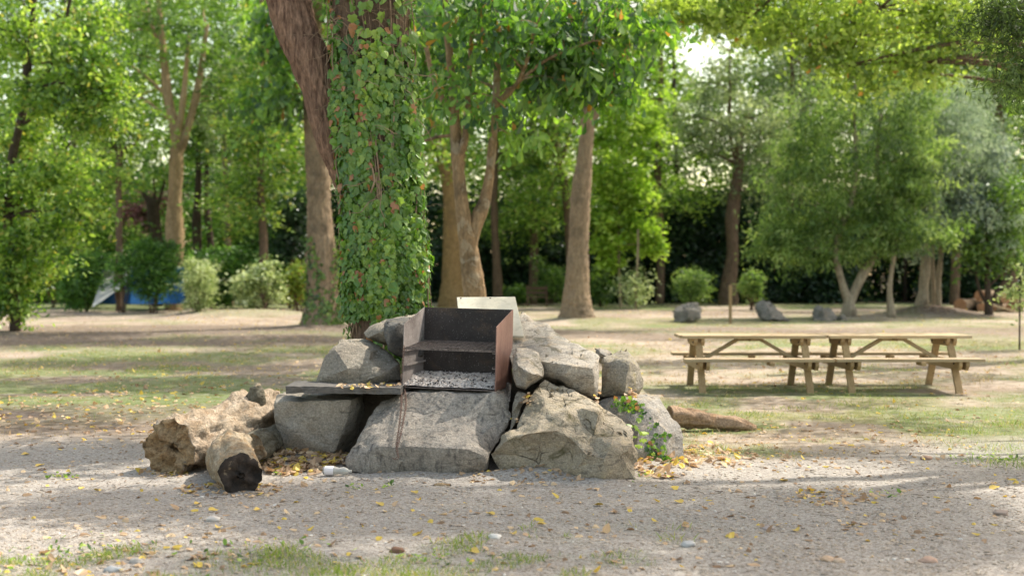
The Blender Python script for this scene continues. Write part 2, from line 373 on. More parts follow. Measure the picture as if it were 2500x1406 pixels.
# ------------------------------------------------------------------ materials
LM = {
 'far': leaf_mat('far_leaves', (.08, .17, .03), (.24, .38, .08), (.46, .58, .18), trans=.5, gloss=.05),
 'fresh': leaf_mat('fresh_leaves', (.06, .14, .02), (.21, .35, .05), (.46, .58, .16), (.5, .45, .12), .04, trans=.5, gloss=.09),
 'maple': leaf_mat('maple_leaves', (.18, .30, .04), (.36, .52, .08), (.52, .64, .18), trans=.5),
 'oak': leaf_mat('oak_leaves', (.16, .24, .05), (.34, .45, .10), (.52, .60, .24), (.5, .25, .08), .01, trans=.5),
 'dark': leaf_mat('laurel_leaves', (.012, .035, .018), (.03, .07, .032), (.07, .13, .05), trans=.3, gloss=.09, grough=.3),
 'mid': leaf_mat('mid_green_leaves', (.05, .11, .025), (.13, .24, .045), (.26, .38, .09), trans=.45, gloss=.09),
 'chest': leaf_mat('chestnut_leaves', (.03, .09, .02), (.09, .20, .03), (.20, .34, .06), (.32, .16, .04), .02, trans=.52, gloss=.12, grough=.48, tcol=(2.2, 2.3, .6)),
 'feather': leaf_mat('feathery_leaves', (.07, .14, .035), (.20, .31, .09), (.40, .50, .22), trans=.48),
 'silver': leaf_mat('silvery_leaves', (.18, .26, .16), (.34, .43, .30), (.54, .62, .50), trans=.35, tcol=(1.1, 1.2, .8)),
 'grey': leaf_mat('greyish_leaves', (.16, .22, .10), (.32, .39, .20), (.50, .56, .36), trans=.42, tcol=(1.2, 1.3, .7)),
 'pale': leaf_mat('variegated_leaves', (.22, .32, .10), (.52, .60, .28), (.80, .84, .60), trans=.35, tcol=(1.1, 1.2, .7)),
 'yellow': leaf_mat('yellow_green_leaves', (.12, .20, .03), (.28, .38, .07), (.44, .52, .14), (.35, .16, .06), .10, trans=.45),
 'plum': leaf_mat('plum_leaves', (.16, .07, .08), (.42, .22, .24), (.62, .40, .40), trans=.4, tcol=(1.3, .9, .9)),
 'ivy': leaf_mat('ivy_leaves', (.025, .08, .02), (.11, .235, .03), (.30, .44, .07), (.42, .19, .08), .08, trans=.35, gloss=.09, grough=.36),
 'grass': leaf_mat('grass_blades', (.12, .18, .04), (.20, .28, .06), (.32, .38, .11), (.50, .42, .22), .2, trans=.4, gloss=.04),
 'dry': leaf_mat('dry_grass', (.28, .23, .13), (.46, .38, .22), (.58, .50, .32), trans=.35, tcol=(1.1, 1, .8), gloss=.03),
 'litter': leaf_mat('fallen_leaf_tones', (.36, .24, .15), (.60, .43, .28), (.74, .58, .38), (.72, .55, .12), .2, trans=.25, tcol=(1.2, 1., .7), gloss=.05),
 'hedge': leaf_mat('hedge_leaves', (.04, .11, .02), (.11, .25, .04), (.24, .42, .08), trans=.4, gloss=.08),
}
BK = {
 'plane': bark_mat('plane_bark', (.30, .24, .17), (.40, .33, .24), (.22, .18, .12), .0),
 'grey': bark_mat('grey_bark', (.24, .175, .12), (.38, .29, .205), (.15, .12, .09), .25, (.36, .30, .23)),
 'brown': bark_mat('brown_bark', (.10, .07, .05), (.20, .14, .10), (.14, .10, .07)),
 'red': bark_mat('reddish_bark', (.10, .06, .045), (.34, .22, .155), (.20, .125, .09), vs=8, bump=1., dist=.04),
 'tan': bark_mat('tan_bark', (.30, .21, .12), (.47, .35, .21), (.24, .17, .10)),
 'ochre': bark_mat('ochre_bark', (.26, .17, .08), (.38, .26, .13), (.2, .14, .08)),
 'mottled': bark_mat('mottled_bark', (.25, .17, .10), (.37, .26, .16), (.06, .05, .038), .4, (.50, .45, .36), vs=5),
 'dark': bark_mat('dark_bark', (.05, .038, .03), (.10, .075, .06)),
 'birch': bark_mat('banded_bark', (.30, .25, .19), (.42, .36, .28), (.14, .11, .08), .3, (.10, .08, .06), vs=3),
}
# ------------------------------------------------------------------ boulders of the fire pit
def rock(name, label, outline, inner, depth, mat, cat='rock', group=None, seed=1, edge=.042, rough=.013, sm=1, zback=.9, origin=None):
    """front face triangulated from surveyed points (px, py, Y); back extruded"""
    pts = list(outline)+list(inner); n = len(outline)
    res = delaunay_2d_cdt([Vector((p[0], -p[1])) for p in pts], [(i, (i+1) % n) for i in range(n)], [], 1, 1e-4)
    vs, _, fs, orig = res[0], res[1], res[2], res[3]
    V = []
    for k, v in enumerate(vs):
        o = orig[k][0] if orig[k] else None
        if o is None or o >= len(pts): q = min(pts, key=lambda p: (p[0]-v.x)**2+(p[1]+v.y)**2); V.append(W(v.x, -v.y, q[2]))
        else: V.append(W(*pts[o]))
    bm = bmesh.new(); bv = [bm.verts.new(v) for v in V]
    for f in fs:
        try: bm.faces.new([bv[i] for i in f])
        except ValueError: pass
    bm.verts.ensure_lookup_table(); be = [e for e in bm.edges if len(e.link_faces) == 1]
    cx = sum(v.x for v in V)/len(V); zmin = min(v.z for v in V)
    ring = {}
    for e in be:
        for v in e.verts:
            if v not in ring:
                yb = max(v.co.y+depth*.35, max(p[2] for p in pts)*.0+v.co.y+depth*(1-.35*random.Random(seed+len(ring)).random()))
                f = yb/v.co.y; x = cx+(v.co.x-cx)*.88; z = v.co.z
                py = HY-(z-HC)/v.co.y*F; zl = HC-(py+6-HY)/F*yb       # stays inside the outline
                z2 = zmin+(z-zmin)*zback; ring[v] = bm.verts.new((x, yb, min(z2, zl)))
    for e in be:
        a, b = e.verts; bm.faces.new([a, b, ring[b], ring[a]])
    nb = bm.verts.new((cx, sum(v.co.y for v in ring.values())/len(ring)+depth*.1, sum(v.co.z for v in ring.values())/len(ring)))
    for e in be: a, b = e.verts; bm.faces.new([ring[a], ring[b], nb])
    bmesh.ops.recalc_face_normals(bm, faces=bm.faces)
    for it in range(6):
        bmesh.ops.triangulate(bm, faces=[f for f in bm.faces if len(f.verts) > 3])
        lg = [e for e in bm.edges if e.calc_length() > edge*1.5]
        if not lg: break
        bmesh.ops.subdivide_edges(bm, edges=lg, cuts=1)
    bmesh.ops.triangulate(bm, faces=[f for f in bm.faces if len(f.verts) > 3])
    for _ in range(sm): bmesh.ops.smooth_vert(bm, verts=bm.verts, factor=.5, use_axis_x=True, use_axis_y=True, use_axis_z=True)
    bm.normal_update()
    o3 = Vector((seed*3.7, seed*1.3, 0))
    for v in bm.verts:
        p = v.co+o3
        d = mn.fractal(p*3, .8, 2.1, 3)*rough*1.1+mn.fractal(p*11, .8, 2.1, 3)*rough*.5
        q = mn.voronoi(p*3.1)[1][0]; d += (mn.cell(q*5.3)-.5)*rough*.9; qq = mn.voronoi(p*7.5)[1][0]; d += (mn.cell(qq*9.1)-.5)*rough*.45
        v.co += v.normal*d
    c = Vector((cx, 0, zmin)) ; og = (cx, min(v.co.y for v in bm.verts), max(zmin, 0))
    me = bpy.data.meshes.new(name); bmesh.ops.translate(bm, verts=bm.verts, vec=-Vector(og)); bm.to_mesh(me); bm.free()
    for p in me.polygons: p.use_smooth = True
    me.set_sharp_from_angle(angle=math.radians(38))
    me.materials.append(mat); o = bpy.data.objects.new(name, me); COL.objects.link(o); o.location = og
    return tag(o, label, cat, group)
GRP = 'boulders of the stone fire pit'
RM_a = rock_mat('slab_stone', (.29, .265, .235), (.40, .365, .325), lichen=.15, warm=(.40, .35, .295), streak=.75)
RM_b = rock_mat('grey_brown_stone', (.29, .265, .23), (.42, .39, .345), moss=.15, lichen=.15, warm=(.26, .23, .18))
RM_c = rock_mat('lichen_stone', (.26, .235, .20), (.37, .335, .28), moss=.2, lichen=.85, warm=(.27, .24, .19))
RM_d = rock_mat('slate_stone', (.10, .10, .10), (.20, .195, .185), moss=.2, lichen=.25)
RM_f = rock_mat('pale_stone', (.36, .335, .30), (.48, .45, .40), moss=.12, lichen=.3)
RM_f2 = rock_mat('mossy_stone', (.38, .35, .31), (.50, .465, .415), moss=.35, lichen=.3)
RM_g2 = rock_mat('angular_stone', (.30, .27, .235), (.42, .39, .345), moss=.3, lichen=.2)
RM_i = rock_mat('brown_stone', (.34, .29, .22), (.47, .415, .33), moss=.45, lichen=.1, warm=(.42, .35, .24), crack=.35)
RM_j = rock_mat('yellowish_grey_stone', (.26, .235, .195), (.36, .33, .28), moss=.2, lichen=.5, warm=(.36, .31, .16))
RM_l = rock_mat('rough_grey_stone', (.26, .245, .23), (.38, .36, .33), lichen=.4)

rock('boulder', 'big grey slab boulder sloping forward under the metal grill, with dark soot streaks',
 [(969,957,10.75),(928,975,10.7),(899,1014,10.5),(877,1055,10.35),(850,1092,10.25),(838,1128,10.2),(850,1150,10.15),(899,1158,10.05),(973,1160,10.02),(1047,1162,10.),(1120,1164,10.),(1180,1160,10.02),(1196,1142,10.1),(1200,1103,10.15),(1217,1077,10.3),(1243,1044,10.45),(1252,1014,10.5),(1246,981,10.55),(1250,930,10.8),(1230,930,11.1),(1100,930,11.2),(990,930,11.2)],
 [(1208,957,10.5),(1100,957,10.62),(1000,955,10.7),(905,1100,10.02),(925,1088,9.97),(1061,1092,9.93),(1135,1096,9.9),(1185,1112,9.95),(1060,1000,10.45),(960,1010,10.45),(1150,1020,10.38),(1205,1000,10.42),(1215,1030,10.4),(1180,1060,10.2)], .7, RM_a, group=GRP, seed=1, edge=.036, zback=.97)
rock('boulder', 'squared grey boulder under the slate shelf at the left end of the fire pit',
 [(664,1000,10.75),(668,975,10.8),(677,961,11.0),(700,953,11.3),(770,950,11.4),(900,952,11.5),(950,952,11.6),(935,985,11.4),(905,1020,11.3),(880,1060,11.1),(845,1100,11.0),(826,1135,10.8),(762,1138,10.75),(714,1125,10.75),(679,1105,10.75),(670,1050,10.75)],
 [(672,982,10.68),(700,974,10.62),(760,976,10.58),(820,974,10.58),(862,974,10.6),(852,1010,10.62),(838,1060,10.65),(820,1110,10.65),(720,1060,10.6),(690,1030,10.65)], .5, RM_b, group=GRP, seed=2)
rock('boulder', 'lichen-spotted grey boulder resting on the slate shelf, left of the grill',
 [(764,942,10.95),(770,914,10.95),(787,873,11.0),(808,848,11.1),(826,829,11.35),(862,826,11.5),(901,831,11.5),(932,850,11.35),(958,866,11.2),(978,884,11.1),(984,930,11.1),(940,940,10.95),(860,942,10.85)],
 [(815,846,11.0),(850,838,11.1),(880,842,11.1),(905,858,11.0),(790,920,10.85),(850,900,10.8),(930,915,10.85),(900,885,10.9)], .5, RM_c, group=GRP, seed=3, edge=.042)
rock('boulder', 'flat slate-grey slab jutting left behind the grill in front of the ivy trunk',
 [(888,811,11.35),(903,796,11.4),(935,782,11.5),(985,768,11.7),(1030,758,11.9),(1040,790,11.7),(1000,830,11.4),(950,842,11.3),(920,835,11.3),(897,826,11.3)],
 [(930,808,11.2),(975,800,11.25)], .5, RM_c, group=GRP, seed=4)
rock('boulder', 'dark blue-grey boulder wedged against the left wall of the grill',
 [(932,800,11.1),(936,783,11.15),(950,774,11.3),(980,770,11.45),(1020,772,11.5),(1040,800,11.3),(1035,870,11.2),(980,872,11.1),(960,866,11.05),(945,856,11.),(934,828,11.)],
 [(945,792,10.98),(975,785,11.0),(950,835,10.95)], .35, RM_d, group=GRP, seed=5)
rock('boulder', 'large pale boulder sloping down to the right behind the grill, with a mossy front face',
 [(1235,850,11.1),(1260,790,11.7),(1268,767,12.0),(1276,764,12.05),(1291,774,12.),(1300,787,11.9),(1320,786,11.9),(1339,789,11.8),(1357,808,11.6),(1390,826,11.4),(1420,846,11.2),(1450,859,11.05),(1466,870,10.95),(1467,920,10.9),(1464,976,10.85),(1446,975,10.8),(1410,958,10.75),(1379,942,10.75),(1335,924,10.75),(1300,930,10.9),(1250,900,11.)],
 [(1322,880,10.68),(1360,886,10.62),(1410,893,10.6),(1450,897,10.6),(1452,940,10.68),(1340,840,11.1),(1400,862,10.9),(1290,830,11.3),(1380,915,10.63)], .6, RM_f2, group=GRP, seed=6, edge=.036)
rock('boulder', 'small angular pale-topped boulder right beside the brown right wall of the grill',
 [(1250,866,10.7),(1262,848,10.75),(1290,852,10.75),(1316,864,10.7),(1330,895,10.6),(1334,922,10.5),(1300,938,10.4),(1283,948,10.4),(1258,942,10.5),(1250,910,10.6)],
 [(1263,893,10.36),(1280,903,10.28),(1300,912,10.26),(1322,915,10.38),(1262,868,10.6),(1290,872,10.55),(1285,930,10.36)], .4, RM_g2, group=GRP, seed=7, edge=.035, rough=.015)
rock('rock', 'narrow wedge-shaped stone in the crack right of the big slab boulder',
 [(1254,960,10.55),(1262,948,10.6),(1277,950,10.6),(1291,967,10.55),(1274,998,10.5),(1262,1035,10.45),(1240,1062,10.4),(1246,1014,10.5),(1252,975,10.5)],
 [(1266,985,10.42)], .3, RM_c, seed=8, edge=.035, rough=.014, group=GRP)
rock('boulder', 'large brown mossy boulder at the front right of the fire pit, with cracked right end',
 [(1203,1108,10.15),(1228,1066,10.2),(1250,1050,10.25),(1272,1008,10.4),(1302,966,10.5),(1313,935,10.6),(1331,926,10.65),(1379,940,10.6),(1427,963,10.5),(1476,996,10.35),(1520,1022,10.25),(1543,1042,10.15),(1546,1070,10.05),(1561,1108,9.95),(1560,1172,9.85),(1520,1180,9.78),(1476,1184,9.72),(1424,1178,9.75),(1405,1178,9.85),(1335,1172,9.95),(1224,1160,10.1)],
 [(1254,1063,9.95),(1305,1055,9.88),(1357,1048,9.85),(1394,1068,9.85),(1398,1110,9.9),(1462,1010,10.0),(1478,1030,10.12),(1500,1050,9.95),(1542,1088,9.85),(1430,1108,9.72),(1450,1060,9.95),(1330,980,10.3),(1400,990,10.2),(1300,1110,10.02),(1520,1110,9.75),(1476,1120,9.68),(1410,1140,9.82),(1492,1085,9.72),(1440,1084,9.9)], .55, RM_i, group=GRP, seed=9, edge=.034, rough=.019, sm=0)
rock('boulder', 'upright yellowish-grey boulder standing at the upper right end of the fire pit',
 [(1466,884,11.1),(1472,868,11.2),(1498,857,11.4),(1513,850,11.45),(1538,851,11.4),(1551,868,11.3),(1569,900,11.25),(1575,928,11.2),(1563,962,11.15),(1524,966,11.0),(1464,970,11.05)],
 [(1483,879,11.0),(1520,880,10.95),(1538,882,10.95),(1530,920,10.9),(1527,958,10.92),(1480,930,10.98)], .4, RM_j, group=GRP, seed=10, edge=.04, rough=.013)
rock('rock', 'small knobbly grey stone peeping out behind the upright yellowish boulder',
 [(1450,870,11.7),(1453,848,11.75),(1460,843,11.8),(1474,845,11.8),(1498,856,11.8),(1500,880,11.7),(1470,885,11.7)], [(1465,860,11.6)], .3, RM_l, seed=11, edge=.035, rough=.014, group=GRP)
rock('boulder', 'rough grey boulder with ivy creeping on it, at the right end of the fire pit',
 [(1455,1000,10.9),(1462,978,11.0),(1480,968,11.05),(1498,963,11.1),(1557,962,11.1),(1609,959,11.1),(1628,992,10.95),(1645,1015,10.9),(1662,1038,10.8),(1669,1066,10.75),(1676,1142,10.6),(1655,1150,10.5),(1612,1140,10.45),(1585,1128,10.45),(1550,1120,10.4),(1530,1080,10.6),(1480,1030,10.8)],
 [(1500,976,10.9),(1560,978,10.8),(1590,1000,10.7),(1600,1033,10.6),(1612,1080,10.5),(1618,1120,10.45),(1640,1060,10.6),(1560,1050,10.55),(1530,1020,10.7)], .5, RM_l, group=GRP, seed=12, edge=.036, rough=.017, sm=0)
rock('rock', 'small white flat stone on the ground at the foot of the ivy-covered boulder',
 [(1652,1148,10.45),(1660,1138,10.5),(1678,1136,10.55),(1694,1142,10.5),(1697,1150,10.4),(1680,1155,10.3),(1660,1154,10.35)], [(1675,1144,10.35)], .15, rock_mat('white_stone', (.55, .52, .48), (.7, .67, .62)), seed=13, edge=.03, rough=.006)
# rubble and earth between the boulders, with the shade of gaps in its colour
V = []; nU, nV = 40, 26
for j in range(nV):
    for i in range(nU):
        u, v = i/(nU-1)*2-1, j/(nV-1)*2-1; x = W(1165, 0, 11.4).x+u*1.5; y = 11.55+v*.6
        h = .76*max(0, 1-abs(u)**5)*max(0, 1-abs(v)**4)-.08+mn.fractal(Vector((x*6, y*6, 0)), 1, 2, 4)*.05; V.append((x, y, h))
moundf = np.array([[j*nU+i, j*nU+i+1, (j+1)*nU+i+1, (j+1)*nU+i] for j in range(nV-1) for i in range(nU-1)])
t = NT('gap_shade_earth'); cc = t.mix((.10, .08, .06), (.26, .22, .18), t.noise(12, 6, .7)); cc = t.mix(cc, (.05, .04, .03), .5); M_earth = t.pbr(cc, .95, t.bump(t.noise(30, 4, .7), .9, .03))
tag(raw('soil_mound', V, moundf, M_earth, origin=(V[0][0], 11.5, 0)), kind='structure')

# slate shelf plank
t = NT('dark_slate'); sv = t.noise(5, 6, .7, t.map((2, 8, 16))); cc = t.mix((.07, .067, .065), (.19, .18, .17), t.rng(sv, .35, .7)); M_slate = t.pbr(cc, .8, t.bump(sv, .6, .01))
rnd = random.Random(3); nX = 26; x0 = W(694, 0, 10.45).x; x1 = W(978, 0, 10.45).x; V = []
for i in range(nX):
    f = i/(nX-1); x = x0+(x1-x0)*f
    for (yy, zz) in ((10.5, .670), (10.5, .616), (11.0, .616), (11.0, .670)):
        V.append((x+rnd.uniform(-.006, .006), yy+rnd.uniform(-.012, .012)+(.02 if f < .03 else 0), zz-.012*f+rnd.uniform(-.0035, .0035)-(.008 if zz < .65 and f < .1 else 0)))
Fc = [[i*4+k, (i+1)*4+k, (i+1)*4+(k+1) % 4, i*4+(k+1) % 4] for i in range(nX-1) for k in range(4)]+[[3, 2, 1, 0], [(nX-1)*4+k for k in range(4)]]
tag(raw('stone_shelf', V, Fc, M_slate, origin=(x0, 10.5, .62), smooth=False), 'long thin dark slate shelf lying on the squared boulder left of the grill', 'shelf')

# pale panel leaning behind the grill
t = NT('lichened_panel'); cc = t.mix((.58, .53, .42), (.74, .70, .59), t.noise(5, 6, .7)); cc = t.mix(cc, (.46, .44, .34), t.rng(t.noise(12, 5, .7), .5, .75)); M_panel = t.pbr(cc, .85, t.bump(t.noise(30, 4), .4, .005))
mb = MB(); A = W(1115, 725, 11.72); B = W(1257.5, 724, 11.72); Cc = W(1279.5, 820, 11.28); D = W(1125, 820, 11.28)
nrm = (B-A).cross(D-A).normalized(); nrm = nrm if nrm.y < 0 else -nrm
thk = -nrm*.028
h0 = []
grid = [A, B, Cc, D]; mb.add([*grid, *[p+thk for p in grid]], [[0,1,2,3],[7,6,5,4],[0,4,5,1],[1,5,6,2],[2,6,7,3],[3,7,4,0]])
panel = mb.build('stone_slab', M_panel, origin=tuple(D), bevel=.004)
tag(panel, 'pale yellowish flat panel with bolt holes leaning behind the grill', 'slab')
t = NT('hole_black'); M_hole = t.pbr((.015, .012, .01), .9)
for hx in (1125, 1197):
    c = W(hx, 728.5, 11.705)+nrm*.001; ex = (B-A).normalized(); ey = nrm.cross(ex); mb = MB()
    n = 14; mb.add([c+ex*(.009*math.cos(6.283*k/n))+ey*(.007*math.sin(6.283*k/n))+nrm*.003 for k in range(n)]+[c+ex*(.009*math.cos(6.283*k/n))+ey*(.007*math.sin(6.283*k/n))-nrm*.004 for k in range(n)], [list(range(n))]+[[k, (k+1) % n, n+(k+1) % n, n+k] for k in range(n)])
    mb.build('bolt_hole', M_hole, panel)

# ------------------------------------------------------------------ the grill
t = NT('sooty_steel'); n1 = t.noise(3, 5, .6); n2 = t.noise(120, 2, .6); cc = t.mix((.022, .018, .018), (.06, .05, .048), t.rng(n1, .35, .7)); cc = t.mix(cc, (.45, .42, .42), t.math('MULTIPLY', t.rng(n2, .66, .74), .8)); cc = t.mix(cc, (.14, .085, .05), t.math('MULTIPLY', t.rng(t.noise(5, 4), .55, .75), .5))
M_soot = t.pbr(cc, .65, t.bump(n2, .3, .003), spec=.4)
t = NT('dusty_steel'); n1 = t.noise(2.4, 5, .65); n2 = t.noise(110, 2, .6); cc = t.mix((.12, .10, .095), (.34, .31, .30), t.rng(n1, .35, .65)); cc = t.mix(cc, (.5, .47, .46), t.math('MULTIPLY', t.rng(n2, .6, .72), .8)); M_dust = t.pbr(cc, .7, t.bump(n2, .3, .003), spec=.3)
t = NT('rusted_steel'); n1 = t.noise(3, 6, .65, t.map((2, 2, .4))); n2 = t.noise(60, 3, .6, t.map((1, 1, .3))); cc = t.mix((.20, .105, .085), (.30, .18, .15), t.rng(n1, .35, .65)); cc = t.mix(cc, (.40, .28, .25), t.math('MULTIPLY', t.rng(n2, .5, .75), .4)); cc = t.mix(cc, (.10, .06, .05), t.math('MULTIPLY', t.rng(t.noise(1.5, 3), .55, .7), .5)); M_rust = t.pbr(cc, .6, t.bump(n2, .2, .003), spec=.35)
t = NT('grate_iron'); cc = t.mix((.05, .04, .038), (.22, .18, .165), t.rng(t.noise(40, 4, .7), .35, .65)); M_iron = t.pbr(cc, .6, t.bump(t.noise(90, 2), .4, .003))
t = NT('rusty_chain'); cc = t.mix((.10, .055, .04), (.26, .18, .15), t.noise(25, 4, .7)); M_chain = t.pbr(cc, .7)
FL = W(982, 944, 10.78); ang = math.atan2(-.18, .79)
gw, gd = .802, .60; groot = empty('barbecue_grill', (FL.x, FL.y, FL.z), 'open rusted steel barbecue box with grate and ash bed on the big slab boulder', 'grill')
ux = Vector((math.cos(ang), math.sin(ang), -.020)).normalized(); uy = Vector((-math.sin(ang), math.cos(ang), 0)); uz = Vector((.022, 0, 1)).normalized()
def gp(a, b, c): return FL+ux*a+uy*b+uz*c       # width, depth, height
def sheet(mb, p, q, r_, s_, n, th):             # quad with thickness th along n
    v = [gp(*p), gp(*q), gp(*r_), gp(*s_)]; n = (ux*n[0]+uy*n[1]+uz*n[2])*th
    mb.add(v+[x+n for x in v], [[0,1,2,3],[7,6,5,4],[0,4,5,1],[1,5,6,2],[2,6,7,3],[3,7,4,0]])
zf, zb = .527, .655
mb = MB(); sheet(mb, (0, -.004, -.03), (0, gd, -.03), (0, gd, zb), (0, -.004, zf), (1, 0, 0), .006); mb.build('side_wall', M_dust, groot)
mb = MB(); sheet(mb, (gw, -.004, -.005), (gw, gd, -.005), (gw, gd, zb), (gw, -.004, zf), (1, 0, 0), .007); o = mb.build('side_wall', M_rust, groot); o['label'] = 'reddish brown rusted right wall'
mb = MB(); sheet(mb, (.006, gd-.006, -.02), (gw, gd-.006, -.02), (gw, gd-.006, zb-.002), (.006, gd-.006, zb-.002), (0, -1, 0), .006); mb.build('back_wall', M_soot, groot)
mb = MB(); sheet(mb, (.006, -.02, -.004), (gw, -.02, -.004), (gw, gd-.012, -.004), (.006, gd-.012, -.004), (0, 0, 1), .006); mb.build('floor_plate', M_iron, groot)
for hz in (.175, .30):                          # left shelf rails, right ones too
    for a0, a1 in ((.006, .03), (gw-.03, gw-.001)):
        mb = MB()
        sheet(mb, (a0, .01, hz), (a1, .01, hz), (a1, gd-.02, hz), (a0, gd-.02, hz), (0, 0, 1), .005)
        e = a1 if a0 < .1 else a0+.004
        sheet(mb, (e-.004, .01, hz+.005), (e, .01, hz+.005), (e, gd-.02, hz+.005), (e-.004, gd-.02, hz+.005), (0, 0, 1), .012)
        mb.build('shelf_rail', M_dust, groot)
# expanded metal grate
mb = MB(); zg = .325; nw, nd = 26, 16; rr = random.Random(2)
def gpt(i, j): return gp(.01+(gw-.02)*i/nw, .005+(gd-.03)*j/nd, zg+.04*j/nd+rr.uniform(-.002, .002))
for j in range(nd):
    P0 = []
    for i in range(nw+1): P0.append(gp(.01+(gw-.02)*i/nw, .005+(gd-.03)*(j+(.5 if i % 2 else -.0))/nd, zg+.04*j/nd+(.003 if i % 2 else 0)))
    P1 = []
    for i in range(nw+1): P1.append(gp(.01+(gw-.02)*i/nw, .005+(gd-.03)*(j+(.5 if i % 2 else 1.0))/nd, zg+.04*j/nd+(.003 if i % 2 else 0)))
    mb.tube(P0, [.0026]*len(P0), 4); mb.tube(P1, [.0026]*len(P1), 4)
mb.beam(gp(.008, .0, zg-.002), gp(gw-.008, .0, zg-.002), .006, .016); mb.beam(gp(.03, -.01, zg+.012), gp(.16, .05, zg+.02), .01, .005)
for a in (.27, .53): mb.beam(gp(a, .0, zg-.006), gp(a, gd-.03, zg+.034), .006, .01)
mb.tube([gp(.36, .02, zg+.012), gp(.47, .05, zg+.02), gp(.58, -.005, zg+.012)], [.005, .006, .003], 5)
mb.build('grate', M_iron, groot)
# ash bed
t = NT('ash'); n1 = t.noise(35, 6, .75); n2 = t.noise(12, 4, .6); cc = t.mix((.46, .41, .39), (.80, .75, .72), t.rng(n1, .38, .56)); cc = t.mix(cc, (.07, .06, .06), t.math('MULTIPLY', t.rng(n2, .6, .7), .7)); cc = t.mix(cc, (.45, .36, .28), t.math('MULTIPLY', t.rng(t.noise(20, 3), .55, .7), .5)); M_ash = t.pbr(cc, .95, t.bump(n1, .9, .02), spec=.1)
nU, nV = 110, 80; V = []
for j in range(nV):
    for i in range(nU):
        a = .008+(gw-.012)*i/(nU-1); b = (gd-.014)*j/(nV-1)-.004; p = Vector((a*9, b*9, 0))
        h = .012+.075*min(1, max(0, b)/gd*1.5)**.8+mn.fractal(p*2.2, .7, 2.2, 5)*.014*min(1, b*12+.2)+.012*max(0, mn.noise(p*.6))
        V.append(gp(a, b, max(h, .004)))
Fc = np.array([[j*nU+i, j*nU+i+1, (j+1)*nU+i+1, (j+1)*nU+i] for j in range(nV-1) for i in range(nU-1)]); ash = raw('ash_bed', V, Fc, M_ash, groot, smooth=False)
mb = MB(); rr = random.Random(8)
for k in range(900):
    a = rr.uniform(.02, gw-.02); b = rr.random()**1.3*(gd-.04)+.0; s = rr.uniform(.0015, .006); p = gp(a, b, .018+.075*min(1, b/gd*1.5)**.8+rr.uniform(-.002, .006))
    e = [Vector((rr.gauss(0, 1), rr.gauss(0, 1), rr.gauss(0, .6))).normalized()*s*rr.uniform(.5, 1.3) for _ in range(3)]; mb.box(p, *[x for x in e])
coal = mb.build('charcoal', (lambda t: t.pbr(t.mix((.03, .028, .028), (.5, .47, .46), t.math('GREATER_THAN', t.noise(18, 2), .5)), .9))(NT('charcoal')), groot); coal['kind'] = 'stuff'
def chain(pts, name='chain'):
    P, _ = spline(pts, [1]*len(pts), 10); L = [0]
    for i in range(1, len(P)): L.append(L[-1]+(P[i]-P[i-1]).length)
    mb = MB(); s = 0; k = 0; step = .0235
    while s < L[-1]-step:
        i = max(j for j in range(len(L)) if L[j] <= s); p = P[i].lerp(P[min(i+1, len(P)-1)], (s-L[i])/max(1e-6, L[min(i+1, len(P)-1)]-L[i])); d = (P[min(i+1, len(P)-1)]-P[max(i-1, 0)]).normalized()
        sd = d.cross(Vector((.3, 1, .1))).normalized(); nn = d.cross(sd); a = math.radians(20+(90 if k % 2 else 0)+12*math.sin(k*1.7)); e = sd*math.cos(a)+nn*math.sin(a)
        ring = [p+d*(.0155*math.cos(q)+.0)+e*(.0085*math.sin(q)) for q in [2*math.pi*m/10 for m in range(10)]]; ring += [ring[0], ]
        mb.tube(ring, [.0028]*len(ring), 5, cap=False); s += step; k += 1
    mb.build(name, M_chain, groot, smooth=True)
def sw(px, py, Y): return W(px, py, Y)
chain([gp(.012, -.012, zg+.01), gp(.006, -.018, .2), gp(-.002, -.02, .0), sw(980, 985, 10.42), sw(976, 1030, 10.14), sw(970, 1070, 9.96), sw(966, 1100, 9.84)])
chain([gp(.03, -.016, .012), gp(.03, -.024, -.02), sw(991, 985, 10.42), sw(986, 1020, 10.17), sw(978, 1060, 9.99), sw(969, 1095, 9.85), sw(972, 1114, 9.82), sw(963, 1120, 9.82), sw(958, 1108, 9.84)])
